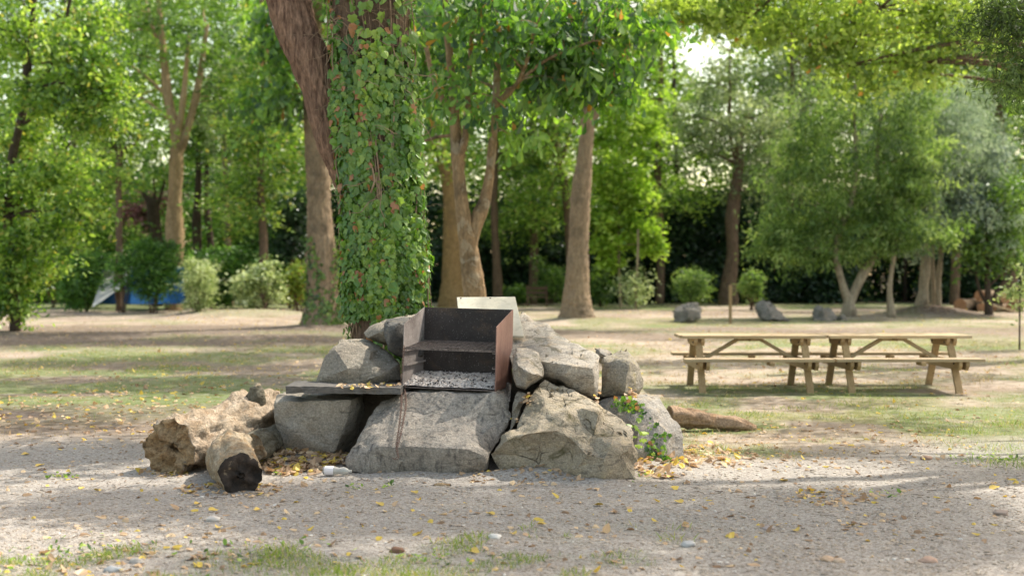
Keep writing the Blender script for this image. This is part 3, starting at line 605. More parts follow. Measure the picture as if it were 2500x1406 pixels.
# ------------------------------------------------------------------ logs
def rough_log(name, label, P, R, mat_side, mat_end, seed, n=64, amp=.22, endmat2=None, squash=1., k=14, er=.04):
    P, R = spline(P, R, k); V, Fc = tube(P, R, n, 0, seed); V = np.array([tuple(v) for v in V]); ns = len(P)
    o3 = Vector((seed*5.1, 0, 0))
    acc = [0]
    for q in range(1, ns): acc.append(acc[-1]+(P[q]-P[q-1]).length)
    for i in range(len(V)):
        si = i//n; c = P[si]; d = Vector(V[i])-c; ax = (P[min(si+1, ns-1)]-P[max(si-1, 0)]).normalized(); s_ = acc[si]
        def q3(st): return d+ax*(s_*st)+o3
        f = 1+amp*(mn.fractal(q3(.45)*4, .9, 2, 3)*.7+mn.fractal(q3(.12)*17, .8, 2, 4)*.45+mn.fractal(q3(1)*12, .8, 2, 3)*.22-.5*max(0, mn.fractal(q3(.35)*7, .9, 2, 3)))
        V[i] = c+d*f
    V[:, 2] = np.maximum(V[:, 2], -.02)
    # end disks with roughness
    Vl = [tuple(v) for v in V]; F2 = [f for f in Fc if len(f) == 4]; mats = [0]*len(F2)
    for e, si in ((0, 0), (1, ns-1)):
        c = P[si]; ax = ((P[1]-P[0]) if si == 0 else (P[-2]-P[-1])).normalized(); prev = [si*n+q for q in range(n)]
        for ring in range(1, 7):
            fr = 1-ring/7; cur = []
            for q in range(n):
                dv_ = Vector(V[si*n+q])-c; p = c+dv_.lerp(dv_.normalized()*R[si], min(1, (1-fr)*1.6))*fr; p += ax*(er*mn.fractal((p+o3)*11, .8, 2, 4)+er*1.6*abs(mn.noise((p+o3)*6))); cur.append(len(Vl)); Vl.append(tuple(p))
            for q in range(n): f = [prev[q], prev[(q+1) % n], cur[(q+1) % n], cur[q]]; F2.append(f[::-1] if si == 0 else f); mats.append(1+e)
            prev = cur
        F2.append(prev); mats.append(1+e)
    o = raw(name, Vl, F2, mat_side, origin=(P[0].x, P[0].y, 0), smooth=True); o.data.materials.append(mat_end); o.data.materials.append(endmat2 or mat_end)
    o.data.polygons.foreach_set('material_index', mats); return tag(o, label, 'log')
def rot_wood(name, c1, c2, c3, hole=.6, ax=(3, .8, 3)):
    t = NT(name); v = t.noise(4, 7, .7, t.map(ax, (0, 0, .6)), .5); b = t.noise(7, 6, .75, dist=.6); f = t.noise(45, 4, .7)
    c = t.mix(c1, c2, t.rng(v, .36, .6)); c = t.mix(c, c3, t.rng(b, .48, .62)); c = t.mix(c, (.035, .022, .014), t.math('MULTIPLY', t.rng(b, .42, .32), hole)); c = t.vary(c, f, .3, .7, .6, 1.3)
    return t.pbr(c, .95, t.bump(t.math('ADD', v, t.math('ADD', b, t.math('MULTIPLY', f, .4))), 1., .04), spec=.1)
M_rot = rot_wood('rotting_wood', (.42, .33, .24), (.62, .52, .41), (.44, .33, .23))
M_rote = rot_wood('rotted_end_grain', (.40, .27, .15), (.56, .42, .27), (.24, .15, .08), .7, (1, 1, 1))
M_rot2 = rot_wood('greyed_bark_wood', (.32, .25, .17), (.48, .41, .31), (.38, .26, .15), .7)
M_rot3 = rot_wood('dark_lichened_wood', (.10, .09, .065), (.24, .225, .18), (.15, .13, .09), .8)
M_weath = rot_wood('weathered_log', (.30, .20, .13), (.46, .34, .25), (.36, .24, .15), .45, (.5, 3, 3))
t = NT('charred_end'); v = t.noise(9, 6, .7); cc = t.mix((.022, .018, .016), (.08, .06, .05), t.rng(v, .4, .7)); cc = t.mix(cc, (.38, .30, .2), t.math('MULTIPLY', t.rng(v, .6, .66), .7)); M_char = t.pbr(cc, .85, t.bump(v, .6, .01))
rough_log('log', 'big pale rotting log with a crumbling orange-brown end, left of the fire pit', [W(418, 1092, 10.25), W(470, 1078, 10.5), W(540, 1052, 10.85), W(595, 1032, 11.15), W(655, 1022, 11.5)], [.235, .235, .23, .24, .225], M_rot, M_rote, 3, amp=.42, er=.10)
rough_log('stump_knob', 'grey weathered branch stub sticking up from the big rotting log', [W(602, 1035, 11.15), W(615, 995, 11.1), W(626, 962, 11.08), W(624, 942, 11.08)], [.18, .115, .08, .05], M_rot3, M_rot2, 5, n=20, amp=.3, k=5)['category'] = 'branch stub'
rough_log('log', 'short grey-tan log with a charred black cut end facing the gravel', [W(590, 1160, 9.35), W(574, 1140, 9.6), W(562, 1120, 9.9), W(570, 1102, 10.2), W(588, 1092, 10.4)], [.16, .172, .178, .165, .135], M_rot2, M_char, 7, amp=.22, er=.04)
rough_log('log', 'short dark lichened log piece between the black-ended log and the squared boulder', [W(612, 1094, 10.35), W(645, 1078, 10.65), W(680, 1064, 10.95)], [.125, .135, .12], M_rot3, M_rot2, 9, amp=.3)
rough_log('log', 'long weathered brown log lying on dry grass right of the fire pit', [W(1630, 1018, 12.9), W(1680, 1022, 12.95), W(1740, 1030, 13.), W(1795, 1036, 13.05), W(1845, 1044, 13.1)], [.10, .105, .085, .075, .035], M_weath, M_weath, 12, n=30, amp=.5, k=8)

# ------------------------------------------------------------------ picnic tables
M_pine = wood_mat('pine_boards', (.42, .31, .18), (.55, .44, .29), 0, grey=.3)
M_pineY = wood_mat('pine_crossbeams', (.33, .235, .125), (.44, .32, .19), 1)
M_pineZ = wood_mat('pine_legs', (.34, .24, .13), (.46, .34, .20), 2)
t = NT('dark_bolt'); M_bolt = t.pbr((.06, .055, .05), .5, metal=.6)
PX0, PY0 = 2.245, 17.35
def picnic():
    root = empty('picnic_table', (PX0+.965, PY0, 0), 'pine picnic table with two benches, the left one of the pair', 'picnic table', 'picnic tables on the dry grass')
    Ln = 1.93; x0 = PX0; r = random.Random(4)
    for k in range(5):                                 # top boards
        y = PY0-.35+.142*k; mb = MB(); e = r.uniform(-.006, .006)
        mb.abox(x0+e+(.03 if k == 0 else 0), x0+Ln+e, y+.003, y+.135, .712, .752); mb.build('top_board', M_pine, root, bevel=.004)
    for sy in (-1, 1):                                 # bench boards
        ys = (PY0-.80, PY0-.66) if sy < 0 else (PY0+.53, PY0+.67)
        for y in ys:
            mb = MB(); mb.abox(x0+.0, x0+Ln+.0, y, y+.132, .432, .47); mb.build('bench_board', M_pine, root, bevel=.004)
    for xe in (x0+.25, x0+Ln-.27):
        for s in (-1, 1):                              # A-frame legs
            mb = MB(); mb.beam((xe, PY0+s*.22, .712), (xe+.0, PY0+s*.62, -.02), .045, .09, up=(1, 0, 0)); mb.build('leg', M_pineZ, root, bevel=.003)
        for off in (-.047, .047):
            mb = MB(); zc = .672; V = []
            for x in (xe+off-.022, xe+off+.022):
                for (yy, zz) in ((-.33, .711), (.33, .711), (.33, .67), (.29, .615), (-.29, .615), (-.33, .67)): V.append((x, PY0+yy, zz))
            mb.add(V, [[5,4,3,2,1,0], [6,7,8,9,10,11]]+[[k, (k+1) % 6, 6+(k+1) % 6, 6+k] for k in range(6)]); mb.build('top_beam', M_pineY, root, bevel=.003)
            mb = MB(); V = []
            for x in (xe+off-.022, xe+off+.022):
                for (yy, zz) in ((-.79, .431), (.79, .431), (.79, .38), (.74, .32), (-.74, .32), (-.79, .38)): V.append((x, PY0+yy, zz))
            mb.add(V, [[5,4,3,2,1,0], [6,7,8,9,10,11]]+[[k, (k+1) % 6, 6+(k+1) % 6, 6+k] for k in range(6)]); mb.build('bench_beam', M_pineY, root, bevel=.003)
    xm = x0+Ln/2
    for s in (-1, 1):
        mb = MB(); mb.beam((xm+s*.13, PY0, .70), (xm+s*.665, PY0, .39), .045, .07, up=(0, 1, 0)); mb.build('brace', M_pine, root, bevel=.003)
    mb = MB(); mb.abox(xm-.16, xm+.16, PY0-.045, PY0+.045, .665, .711); mb.build('batten', M_pine, root, bevel=.004)
    mb = MB(); mb.abox(xm-.022, xm+.022, PY0-.30, PY0+.30, .68, .7105); mb.build('batten', M_pineY, root)
    for y in (PY0-.73, PY0+.60):
        mb = MB(); mb.abox(xm+.12, xm+.18, y-.12, y+.12, .385, .4315); mb.build('batten', M_pineY, root, bevel=.003)
    for xe in (x0+.25, x0+Ln-.27):                     # bolt heads on the crossbeams
        for (yy, zz) in ((-.60, .40), (.60, .40), (-.24, .66), (.24, .66)):
            mb = MB(); q = -1 if xe > x0+1 else -1; mb.tube([(xe+q*.067, PY0+yy, zz), (xe+q*.082, PY0+yy, zz)], [.013, .012], 8); mb.build('bolt', M_bolt, root)
    return root
pt = picnic()
p2 = pt.copy(); COL.objects.link(p2); p2.location.x += 1.955; p2.location.y += .03; p2.rotation_euler.z = .012
p2['label'] = 'pine picnic table with two benches, the right one of the pair'
for ch in list(pt.children):
    c = ch.copy(); COL.objects.link(c); c.parent = p2
# ------------------------------------------------------------------ wooden post and far boulders
P = W(1783, 793, 39); mb = MB(); mb.abox(P.x-.045, P.x+.045, 38.96, 39.05, -.1, W(0, 696, 39).z)
tag(mb.build('wooden_post', M_pineZ, origin=(P.x, 39, 0), bevel=.01), 'thin pale square wooden post between two grey boulders', 'post')
FB = 'boulders on the far side of the clearing'
RM_g = rock_mat('dark_field_stone', (.13, .125, .115), (.24, .235, .225), moss=.2, lichen=.3)
def fr(label, out, inn, d, s, sm=2): rock('boulder', label, [(x, y, Y) for x, y, Y in out], inn, d, RM_g, group=FB, seed=s, edge=.14, rough=.05, sm=sm)
fr('blocky grey boulder left of the thin wooden post', [(1641,760,40.3),(1645,748,40.4),(1668,742,40.6),(1694,738,40.8),(1706,736,40.8),(1716,752,40.5),(1722,768,40.2),(1712,780,40),(1690,789,39.6),(1660,791,39.6),(1643,789,39.8)], [(1678,752,39.7),(1682,775,39.5),(1700,760,39.8)], .7, 21)
fr('wedge-shaped grey boulder right of the thin wooden post, sloping down to the right', [(1844,745,41),(1850,734,41.2),(1862,729,41.4),(1880,735,41.3),(1900,752,41),(1925,770,40.5),(1939,780,40.2),(1930,784,40),(1880,784,40),(1858,776,40.2)], [(1880,755,40.3),(1895,775,39.9)], .7, 22)
fr('rounded grey boulder left of the forked tree', [(1985,765,41),(1988,748,41.2),(2003,742,41.4),(2025,748,41.3),(2040,758,41.2),(2047,772,41),(2044,786,40.5),(2010,786,40.3),(1986,784,40.4)], [(2008,758,40.5)], .6, 23)
fr('small low grey stone at the foot of the forked tree', [(2040,778,41.5),(2046,767,41.6),(2060,765,41.7),(2072,770,41.6),(2075,782,41.3),(2060,787,41),(2044,787,41)], [(2060,774,41.1)], .4, 24)
# ------------------------------------------------------------------ bench, tent, log pile
bx = W(1285, 0, 57.5).x; bxx = W(1337, 0, 57.5).x; br = empty('park_bench', (bx, 57.5, 0), 'dark brown wooden bench half hidden in shade between the tree trunks', 'bench')
M_bench = wood_mat('dark_bench_wood', (.09, .055, .04), (.16, .10, .07), 0)
mb = MB(); mb.abox(bx, bxx, 57.2, 57.65, .40, .46); mb.build('seat', M_bench, br)
mb = MB(); mb.abox(bx, bxx, 57.66, 57.7, .55, .68); mb.abox(bx, bxx, 57.66, 57.7, .75, .88); mb.build('backrest', M_bench, br)
for x in (bx+.02, bxx-.08):
    mb = MB(); mb.abox(x, x+.07, 57.7, 57.78, 0, .95); mb.abox(x, x+.07, 57.2, 57.27, 0, .4); mb.build('leg', M_bench, br)
t = NT('blue_tarp'); M_blue = t.pbr(t.mix((.01, .08, .26), (.02, .14, .40), t.noise(2, 4)), .6)
t = NT('grey_tarp'); M_gtarp = t.pbr(t.mix((.36, .38, .38), (.5, .52, .52), t.noise(2, 4)), .6)
tx = W(330, 0, 50).x; tr = empty('tent', (tx, 51, 0), 'blue tent with a pale grey flysheet pitched behind the dark bushes', 'tent')
def cloth(name, A, B, C_, D, mat, n=14, sag=.12):
    V = []
    for j in range(n+1):
        for i in range(n+1):
            u, v = i/n, j/n; p = (A.lerp(B, u)).lerp(D.lerp(C_, u), v); p.z -= sag*math.sin(math.pi*u)*math.sin(math.pi*v); p.y += .04*math.sin(9*u+5*v); V.append(p)
    raw(name, V, np.array([[j*(n+1)+i, j*(n+1)+i+1, (j+1)*(n+1)+i+1, (j+1)*(n+1)+i] for j in range(n) for i in range(n)]), mat, tr)
cloth('flysheet', W(252, 660, 50.5), W(325, 655, 51), W(300, 700, 49), W(226, 750, 48.5), M_gtarp)
cloth('side_panel', W(330, 655, 51), W(448, 650, 51), W(450, 742, 49.8), W(318, 742, 49.8), M_blue)
cloth('side_panel', W(250, 655, 51.5), W(330, 652, 51), W(318, 742, 49.8), W(240, 742, 50.8), M_blue)
cloth('back_panel', W(448, 650, 51), W(330, 655, 51), W(335, 742, 53), W(455, 742, 53), M_blue)
M_lend = rot_wood('cut_log_ends', (.42, .22, .12), (.5, .3, .18), (.3, .16, .09), .2, (1, 1, 1)); M_lbark = BK['grey']
k = 0
for (px, py, r0, L, a, lab) in [(2352, 745, .26, 1.7, .2, 'thick orange-ended log lying lowest left in the woodpile'), (2395, 753, .19, 1.2, -.3, 'stout log beside the forked sapling at the foot of the woodpile'), (2432, 756, .17, 1.3, .35, 'middle log in the bottom row of the woodpile'), (2470, 757, .18, 1.2, .1, 'rightmost log in the bottom row of the woodpile'), (2398, 722, .24, 1.4, .15, 'thick cut log with orange end on top of the woodpile'), (2448, 728, .2, 1.6, -.5, 'grey log on the right shoulder of the woodpile'), (2485, 735, .16, 1.3, .4, 'small log at the right edge of the woodpile')]:
    c = W(px, py, 50.5); d = Vector((math.sin(a+.5), math.cos(a+.5), .0)); A = c-d*L*.2; B = c+d*L*.8; A.z = max(A.z, r0*.8); B.z = A.z
    mb = MB(); P, R = spline([A, A.lerp(B, .5), B], [r0, r0*.97, r0*.93], 4); mb.tube(P, R, 14, .12, k); o = mb.build('cut_log', M_lbark, origin=tuple(A), smooth=True); o.data.materials.append(M_lend)
    for p in o.data.polygons:
        if len(p.vertices) > 4: p.material_index = 1; p.use_smooth = False
    tag(o, lab, 'log', 'logs in the woodpile'); k += 1
mb = MB(); mb.beam(W(2398, 738, 49.3), W(2490, 764, 48.6), .09, .05); tag(mb.build('plank', M_pine, origin=tuple(W(2398, 738, 49.3))), 'pale sawn plank leaning across the front of the woodpile', 'plank')
# ------------------------------------------------------------------ plastic bottle
t = NT('clear_plastic'); M_pla = t.pbr((.75, .75, .72), .25, t.bump(t.noise(40, 3), .6, .01), Transmission_Weight=.55); t = NT('paper_label'); M_lab = t.pbr((.78, .76, .80), .7)
bo = W(820, 1147, 10.0); b0 = empty('plastic_bottle', (bo.x, bo.y, 0), 'crushed clear plastic bottle with a white label among yellow leaves', 'bottle')
P = [(-.10, .030), (-.095, .034), (.0, .034), (.03, .026), (.06, .033), (.085, .028), (.105, .014), (.115, .012), (.128, .012)]
dv = Vector((1, -.18, .0)).normalized(); c0 = Vector((bo.x, bo.y, gz(bo.x, bo.y)+.04))
mb = MB(); mb.tube([c0+dv*a for a, r in P], [r for a, r in P], 16, .12, 3); mb.build('bottle_body', M_pla, b0, smooth=True)
mb = MB(); mb.tube([c0+dv*a for a in (-.085, -.045, -.012)], [.0365, .0365, .0362], 18, .04, 3, cap=False); mb.build('label', M_lab, b0, smooth=True)
# bark chunk
rough_log('bark_piece', 'small piece of reddish bark lying on the gravel in front of the slab boulder', [W(1062, 1186, 9.62), W(1080, 1187, 9.6), W(1100, 1186, 9.58)], [.018, .026, .016], M_rote, M_rot3, 15, n=14, amp=.5, k=5)['category'] = 'bark'
# ------------------------------------------------------------------ trees
def ext(ells, height, per, sig, seed):
    r = np.random.default_rng(seed); c = shade_clumps(ells, height, r); return np.repeat(c, per, 0)+r.normal(size=(len(c)*per, 3))*np.array([sig, sig, sig*.5])
# the big ivy-covered tree behind the fire pit
YI = 12.8; bi = W(955, 0, YI)
iroot = empty('ivy_covered_tree', (bi.x, YI, 0), 'big forked tree with its trunk thickly wrapped in ivy, right behind the fire pit', 'tree')
tc = [(962, 1075, 230), (958, 960, 200), (952, 800, 178), (940, 600, 172), (930, 400, 172), (912, 200, 176), (903, 0, 176), (895, -200, 165), (890, -600, 140), (880, -1000, 110), (880, -1500, 70)]
TP, TR = spline([W(a, b, YI) for a, b, w in tc], [w/2/F*YI for a, b, w in tc], 14)
mb = MB(); mb.tube(TP, TR, 110, .10, 3, ridge=.016)
for st in ([(900, -700, 70), (700, -1100, 50), (500, -1400, 25)], [(890, -600, 80), (1100, -1000, 50), (1300, -1300, 25)], [(885, -900, 60), (980, -1300, 45), (1000, -1700, 20)]):
    P, R = spline([W(a, b, YI) for a, b, w in st], [w/2/F*YI for a, b, w in st], 4); mb.tube(P, R, 12, .1, 5)
trunk = mb.build('trunk', BK['brown'], iroot, smooth=True)
lb = [(876, 520, 62), (850, 430, 84), (817, 330, 94), (775, 200, 98), (730, 80, 100), (704, 0, 100), (655, -180, 105), (560, -500, 80), (450, -900, 50)]
P, R = spline([W(a, b, YI+.12) for a, b, w in lb], [w/2/F*YI for a, b, w in lb], 22); mb = MB(); mb.tube(P, R, 130, .10, 7, ridge=.017); mb.build('limb', BK['red'], iroot, smooth=True)
r = np.random.default_rng(4)
def trunk_at(z):
    zs = np.array([p.z for p in TP]); xs = np.array([p.x for p in TP]); ys = np.array([p.y for p in TP]); rs = np.array(TR)
    return np.interp(z, zs, xs), np.interp(z, zs, ys), np.interp(z, zs, rs)
def ivy(n, zlo, zhi, L0, seed, dens=None, off=(.015, .10), angs=None):
    r = np.random.default_rng(seed); z = r.uniform(zlo, zhi, n); a = r.uniform(-math.pi, math.pi, n) if angs is None else r.uniform(*angs, n)
    pyv = HY-(z-HC)/YI*F; d = fbm(a*2.2+40, z*1.7+5, 3)
    keep = r.random(n) < (dens(pyv, a, d) if dens else 1); z, a, d = z[keep], a[keep], d[keep]; n = len(z)
    cx, cy, cr = trunk_at(z); bulge = .11*(d-.42)*2+r.uniform(off[0], off[1], n)*(.6+.4*np.cos(a-.2))
    rad = cr+bulge; out = np.stack([np.sin(a), -np.cos(a), np.zeros(n)], 1)
    P = np.stack([cx+out[:, 0]*rad, cy+out[:, 1]*rad, z], 1)
    N = out+r.normal(size=(n, 3))*.33+np.array([0, 0, .35]); U = np.stack([r.normal(size=n)*.5, r.normal(size=n)*.3, -np.ones(n)], 1)
    L = L0*(.45+.5*r.random(n)+.7*r.random(n)**3); c = np.clip(.25+.5*d+.0*a, 0, 1); return P, N, U, L, c
def dens(py, a, d):
    base = sst(50, 300, py)*.85+.09; base = base*np.where(d > .33, 1, .5+sst(450, 250, py)*-.3); left = (a < -.25)&(py > 770); return np.where(left, .025, base*sst(1000, 700, py)+.3*(py > 700))
zt = lambda py: HC-(py-HY)/F*YI
ps = []
r2 = np.random.default_rng(9)
P1 = ivy(17000, zt(1020), zt(-60), .088, 31, dens); P2 = ivy(5000, zt(1000), zt(560), .062, 32, lambda p, a, d: .9*np.ones_like(p)*np.where((a < -.3)&(p > 770), .05, 1), (.03, .13)); P3 = ivy(700, zt(-60), zt(-900), .10, 33, None)
for nm, PP, shp in (('ivy', P1, 'ivy'), ('ivy', P3, 'heart')):
    pass
P4 = ivy(9000, zt(900), zt(120), .075, 34, lambda p, a, d: sst(120, 330, p)*np.where((a < -.25)&(p > 770), .02, 1), (.0, .03)); P4 = P4[:4]+(P4[4]*.25,)  # inner leaves coloured darker: shade deep in the ivy put into the colour
A = [np.concatenate([P1[k], P2[k], P3[k], P4[k]]) for k in range(5)]
m = r2.random(len(A[0])) < .5; Vs = []; Fs = []; Cs = []; b = 0
for mm, shp in ((m, 'ivy'), (~m, 'heart')):
    V, Fc = leaf_geo(A[0][mm], A[3][mm], .95, shp, U=A[2][mm], N=A[1][mm], curl=.25, r=r2); cl = leaf_col(mm.sum(), Fc.shape[1], A[4][mm], r2); xr = (A[0][mm][:, 0]-W(935, 0, YI).x); fr_ = np.repeat(np.where(xr > -.08, .945, 1.), Fc.shape[1]); cl[:, 2] *= fr_; cl[:, 1] = np.clip(cl[:, 1]+np.repeat(.18*np.exp(-((xr+.02)/.2)**2), Fc.shape[1]), 0, 1)
    # browner towards the left edge of the trunk
    o = raw('ivy', V, Fc, LM['ivy'], iroot, smooth=False, col=cl)
# wiry stems of the ivy
rr = random.Random(6); mb = MB()
for k in range(110):
    a = rr.uniform(-1.7, 1.6); z = rr.uniform(.5, 3.2); ln = rr.uniform(.5, 2.2); P = []
    for q in range(10):
        x, y, cr = trunk_at(z); d = cr+(.085 if k % 6 == 0 else .03)+.014*math.sin(q+k); P.append(Vector((x+math.sin(a)*d, y-math.cos(a)*d, z))); z += ln/10; a += rr.gauss(0, .05)
    w = rr.uniform(.004, .013); mb.tube(P, [w*(1-.05*q) for q in range(10)], 5)
for k in range(95):
    a = rr.uniform(-1.8, 1.7); z = zt(rr.uniform(-80, 260)) if k < 80 else zt(rr.uniform(260, 500)); x, y, cr = trunk_at(z); P = [Vector((x+math.sin(a)*cr, y-math.cos(a)*cr, z))]
    d = Vector((math.sin(a), -math.cos(a), 0))*rr.uniform(.2, 1.)+Vector((rr.gauss(0, .6), rr.gauss(0, .2), rr.uniform(-.9, .5))); d.normalize(); st = rr.uniform(.03, .065)
    for q in range(9):
        P.append(P[-1]+d*st); d = (d+Vector((rr.gauss(0, .25), rr.gauss(0, .15), rr.gauss(-.06, .25)))).normalized()
    w = rr.uniform(.003, .0065); Q, Rr = spline(P, [w*(1-.08*q) for q in range(len(P))], 2); mb.tube(Q, Rr, 4)
mb.build('ivy_stem', bark_mat('vine_bark', (.22, .15, .10), (.38, .29, .20), vs=20, bump=.4, dist=.005), iroot, smooth=True)
# its crown, above the frame, plus leaf clumps added to shade the ground at left
E = ext([(150, 1100, 260, 60, 16), (330, 1240, 300, 30, 10), (100, 1020, 200, 25, 8), (700, 1060, 160, 40, 6)], 7.5, 90, .34, 3)
foliage('crown', LM['fresh'], [(900, -1500, 500, 250, 40), (500, -1300, 220, 160, 12), (1250, -1300, 200, 160, 8)], YI, 50, .35, .12, .7, 'oval', parent=iroot, seed=5, extra=E)

def T(*a, **k): return tree(*a, **k)
# smooth tall trunk right of centre
T('tree', 'tall straight grey trunk leaning slightly right with orange growth at its flared foot', 40.5, [[(1408, 786, 74), (1408, 700, 58), (1412, 600, 54), (1418, 480, 50), (1428, 380, 46), (1441, 250, 40), (1452, 120, 40), (1460, -60, 34)], [(1442, 300, 20), (1500, 200, 14), (1560, 60, 8)], [(1445, 220, 20), (1395, 120, 14), (1340, 0, 8)]], BK['grey'], [(1440, 40, 200, 110, 90)], LM['fresh'], 14, flare=1.4, ridge=.035, seed=21, sides=70, L=.17, per=45, shape='oval', asp=.6)
# left trunk with ivy at the foot
T3 = T('tree', 'stout grey-brown trunk with dark knot and ivy round its foot, left behind the ivy tree', 36, [[(787, 800, 92), (786, 700, 78), (782, 600, 76), (778, 500, 68), (776, 420, 66), (770, 300, 60), (765, 150, 55), (760, -100, 48)]], BK['grey'], [(720, 60, 130, 110, 45), (650, 250, 60, 70, 12), (690, 160, 40, 120, 14, -1.)], LM['chest'], 14, flare=1.35, ridge=.035, seed=22, sides=70, L=.26, asp=.45, shape='obov', droop=1.2, up=.2, per=30, sig=.4,
   extra=ext([(250, 833, 330, 15, 46), (650, 835, 250, 14, 30), (700, 868, 300, 14, 26), (300, 890, 300, 14, 24), (1350, 812, 200, 6, 22), (200, 940, 300, 16, 14), (550, 900, 200, 8, 10)], 11, 110, .5, 8))  # unseen leaf clumps added overhead to cast shade on the middle ground
r = np.random.default_rng(5); n = 1500; a = r.uniform(-3.14, 3.14, n); z = r.random(n)**1.8*2.6; bx0 = W(786, 0, 36).x
P = np.stack([bx0+np.sin(a)*(.47+.25*np.exp(-z*3)), 36-np.cos(a)*(.47+.25*np.exp(-z*3)), z], 1); kp = (z < .9)|(fbm(a*2, z, 2) > .5); P = P[kp]; a = a[kp]
V, Fc = leaf_geo(P, .12*np.ones(len(P)), .9, 'diamond', U=np.stack([r.normal(size=len(P))*.4, r.normal(size=len(P))*.3, -np.ones(len(P))], 1), N=np.stack([np.sin(a), -np.cos(a), .3*np.ones(len(P))], 1)+r.normal(size=(len(P), 3))*.3, r=r)
raw('ivy', V, Fc, LM['mid'], T3, smooth=False, col=leaf_col(len(P), 4, r=r))
# mottled double-stemmed tree
T('chestnut_tree', 'slender two-stemmed tree with mottled bark behind the grill, broad dark drooping leaves', 20, [[(1176, 960, 76), (1172, 820, 62), (1160, 720, 54), (1145, 620, 48), (1128, 500, 36), (1116, 380, 30), (1108, 250, 24), (1096, 120, 18), (1080, -40, 18)],
   [(1142, 640, 36), (1160, 560, 38), (1188, 470, 31), (1200, 380, 26), (1208, 280, 22), (1213, 180, 20), (1217, 40, 17), (1220, -120, 18)], [(1116, 400, 22), (1135, 340, 20), (1142, 240, 15), (1150, 100, 11), (1172, -40, 8)], [(1098, 270, 18), (1060, 200, 14), (1030, 60, 10)], [(1209, 260, 16), (1270, 190, 12), (1310, 60, 8)], [(1211, 250, 12), (1330, 150, 8), (1450, 100, 5)], [(1120, 330, 12), (1070, 335, 9), (1020, 350, 6)]],
  BK['mottled'], [(1150, 60, 150, 90, 22, 1.4), (1330, 60, 150, 90, 36, .3), (1450, 110, 120, 80, 30), (1400, 200, 110, 50, 16), (1180, 230, 130, 90, 12, 1.5), (1560, 50, 70, 50, 12), (1490, 190, 50, 40, 8), (1060, 150, 50, 120, 9, 1.), (1270, 330, 80, 40, 4), (1090, 310, 60, 80, 5, 1.), (1290, 190, 80, 60, 14, .6), (1130, 20, 90, 50, 12, -.5), (1220, 90, 60, 50, 9, -.6), (1100, 170, 60, 40, 6, -.5), (1210, 260, 60, 30, 4, -.5)], LM['chest'], 26, ridge=.010, seed=24, sides=48, L=.185, asp=.42, shape='obov', droop=1.3, up=.25, per=34, sig=.26, fy=.9, shift=-.05, dys=[0, .3, -.4, .5, -.5, -.8, .3])
# ochre trunk behind it
T('tree', 'ochre-barked tree with a leaning upper stem directly behind the mottled double-stemmed tree', 56, [[(1108, 750, 72), (1105, 690, 52), (1106, 600, 48), (1102, 500, 44), (1090, 420, 36), (1068, 350, 30), (1045, 260, 26), (1020, 100, 20)], [(1100, 480, 26), (1130, 380, 22), (1140, 250, 16)]], BK['ochre'], [(1080, 150, 160, 150, 60), (1060, 380, 90, 60, 14)], LM['fresh'], 12, flare=1.3, ridge=.03, sides=50, seed=25, L=.2, per=40)
T('tree', 'dark slender trunk in the shade right of the mottled double-stemmed tree', 58, [[(1216, 745, 30), (1213, 650, 24), (1208, 560, 22), (1206, 470, 20), (1210, 380, 18), (1215, 250, 14)]], BK['brown'], [(1270, 330, 110, 110, 50), (1260, 180, 120, 90, 40)], LM['mid'], 10, seed=26, L=.2)
T('tree', 'dark forked tree seen high up left of the tall straight trunk', 58, [[(1395, 745, 20), (1390, 600, 20), (1378, 450, 22), (1362, 385, 24), (1355, 300, 18), (1345, 180, 12)], [(1364, 400, 14), (1385, 350, 12), (1400, 280, 8)]], BK['brown'], [(1330, 480, 90, 70, 40), (1330, 380, 90, 70, 30), (1350, 260, 120, 80, 36)], LM['fresh'], 10, seed=27, L=.19)
# left group
T('tree', 'tan sunlit tree forking into three rising stems above the dark hedge at left', 52, [[(426, 745, 52), (426, 590, 44), (427, 480, 38), (430, 390, 36), (428, 320, 30), (412, 250, 24), (402, 170, 20), (392, 60, 15), (380, -60, 10)], [(430, 395, 30), (455, 320, 24), (478, 240, 19), (492, 160, 16), (506, 60, 11)], [(430, 340, 22), (444, 270, 16), (452, 190, 13), (462, 80, 8)], [(412, 240, 10), (370, 200, 8), (320, 160, 5)], [(420, 300, 9), (370, 255, 7), (330, 230, 5)], [(392, 120, 12), (370, 60, 9), (350, -20, 6)]], BK['tan'],
  [(360, 40, 130, 90, 40, 1.5), (540, 100, 90, 100, 30, 1.), (440, 160, 110, 80, 16, 2.), (310, 220, 70, 60, 16), (570, 240, 70, 70, 18, .5), (400, 20, 110, 60, 16, -.8), (480, 90, 60, 50, 8, -.8), (350, 130, 60, 40, 8, -.6)], LM['mid'], 22, ridge=.03, seed=28, sides=50, L=.19, dys=[0, .6, -.5, .5, .5, 0])
T('tree', 'thin brown tree with a small fork, left of the tan three-stemmed tree', 50, [[(291, 745, 22), (291, 600, 18), (290, 480, 17), (291, 390, 17), (302, 340, 11), (312, 270, 7)], [(291, 385, 12), (280, 350, 9), (276, 290, 6)], [(298, 365, 7), (330, 350, 5), (345, 320, 4)]], BK['brown'], [(300, 300, 90, 60, 26), (240, 380, 70, 70, 18), (350, 340, 60, 40, 10)], LM['fresh'], 8, seed=29, L=.18)
T('pollard_tree', 'squat dark pollarded tree with thin shoots in front of the plum foliage', 58, [[(385, 745, 30), (384, 590, 28), (376, 540, 30), (372, 500, 30), (355, 480, 12), (340, 455, 6)], [(378, 510, 16), (392, 480, 9), (402, 440, 5)], [(374, 510, 14), (378, 470, 8), (374, 430, 4)]], BK['dark'], [(380, 440, 50, 30, 6)], LM['fresh'], 3, seed=30, L=.18)
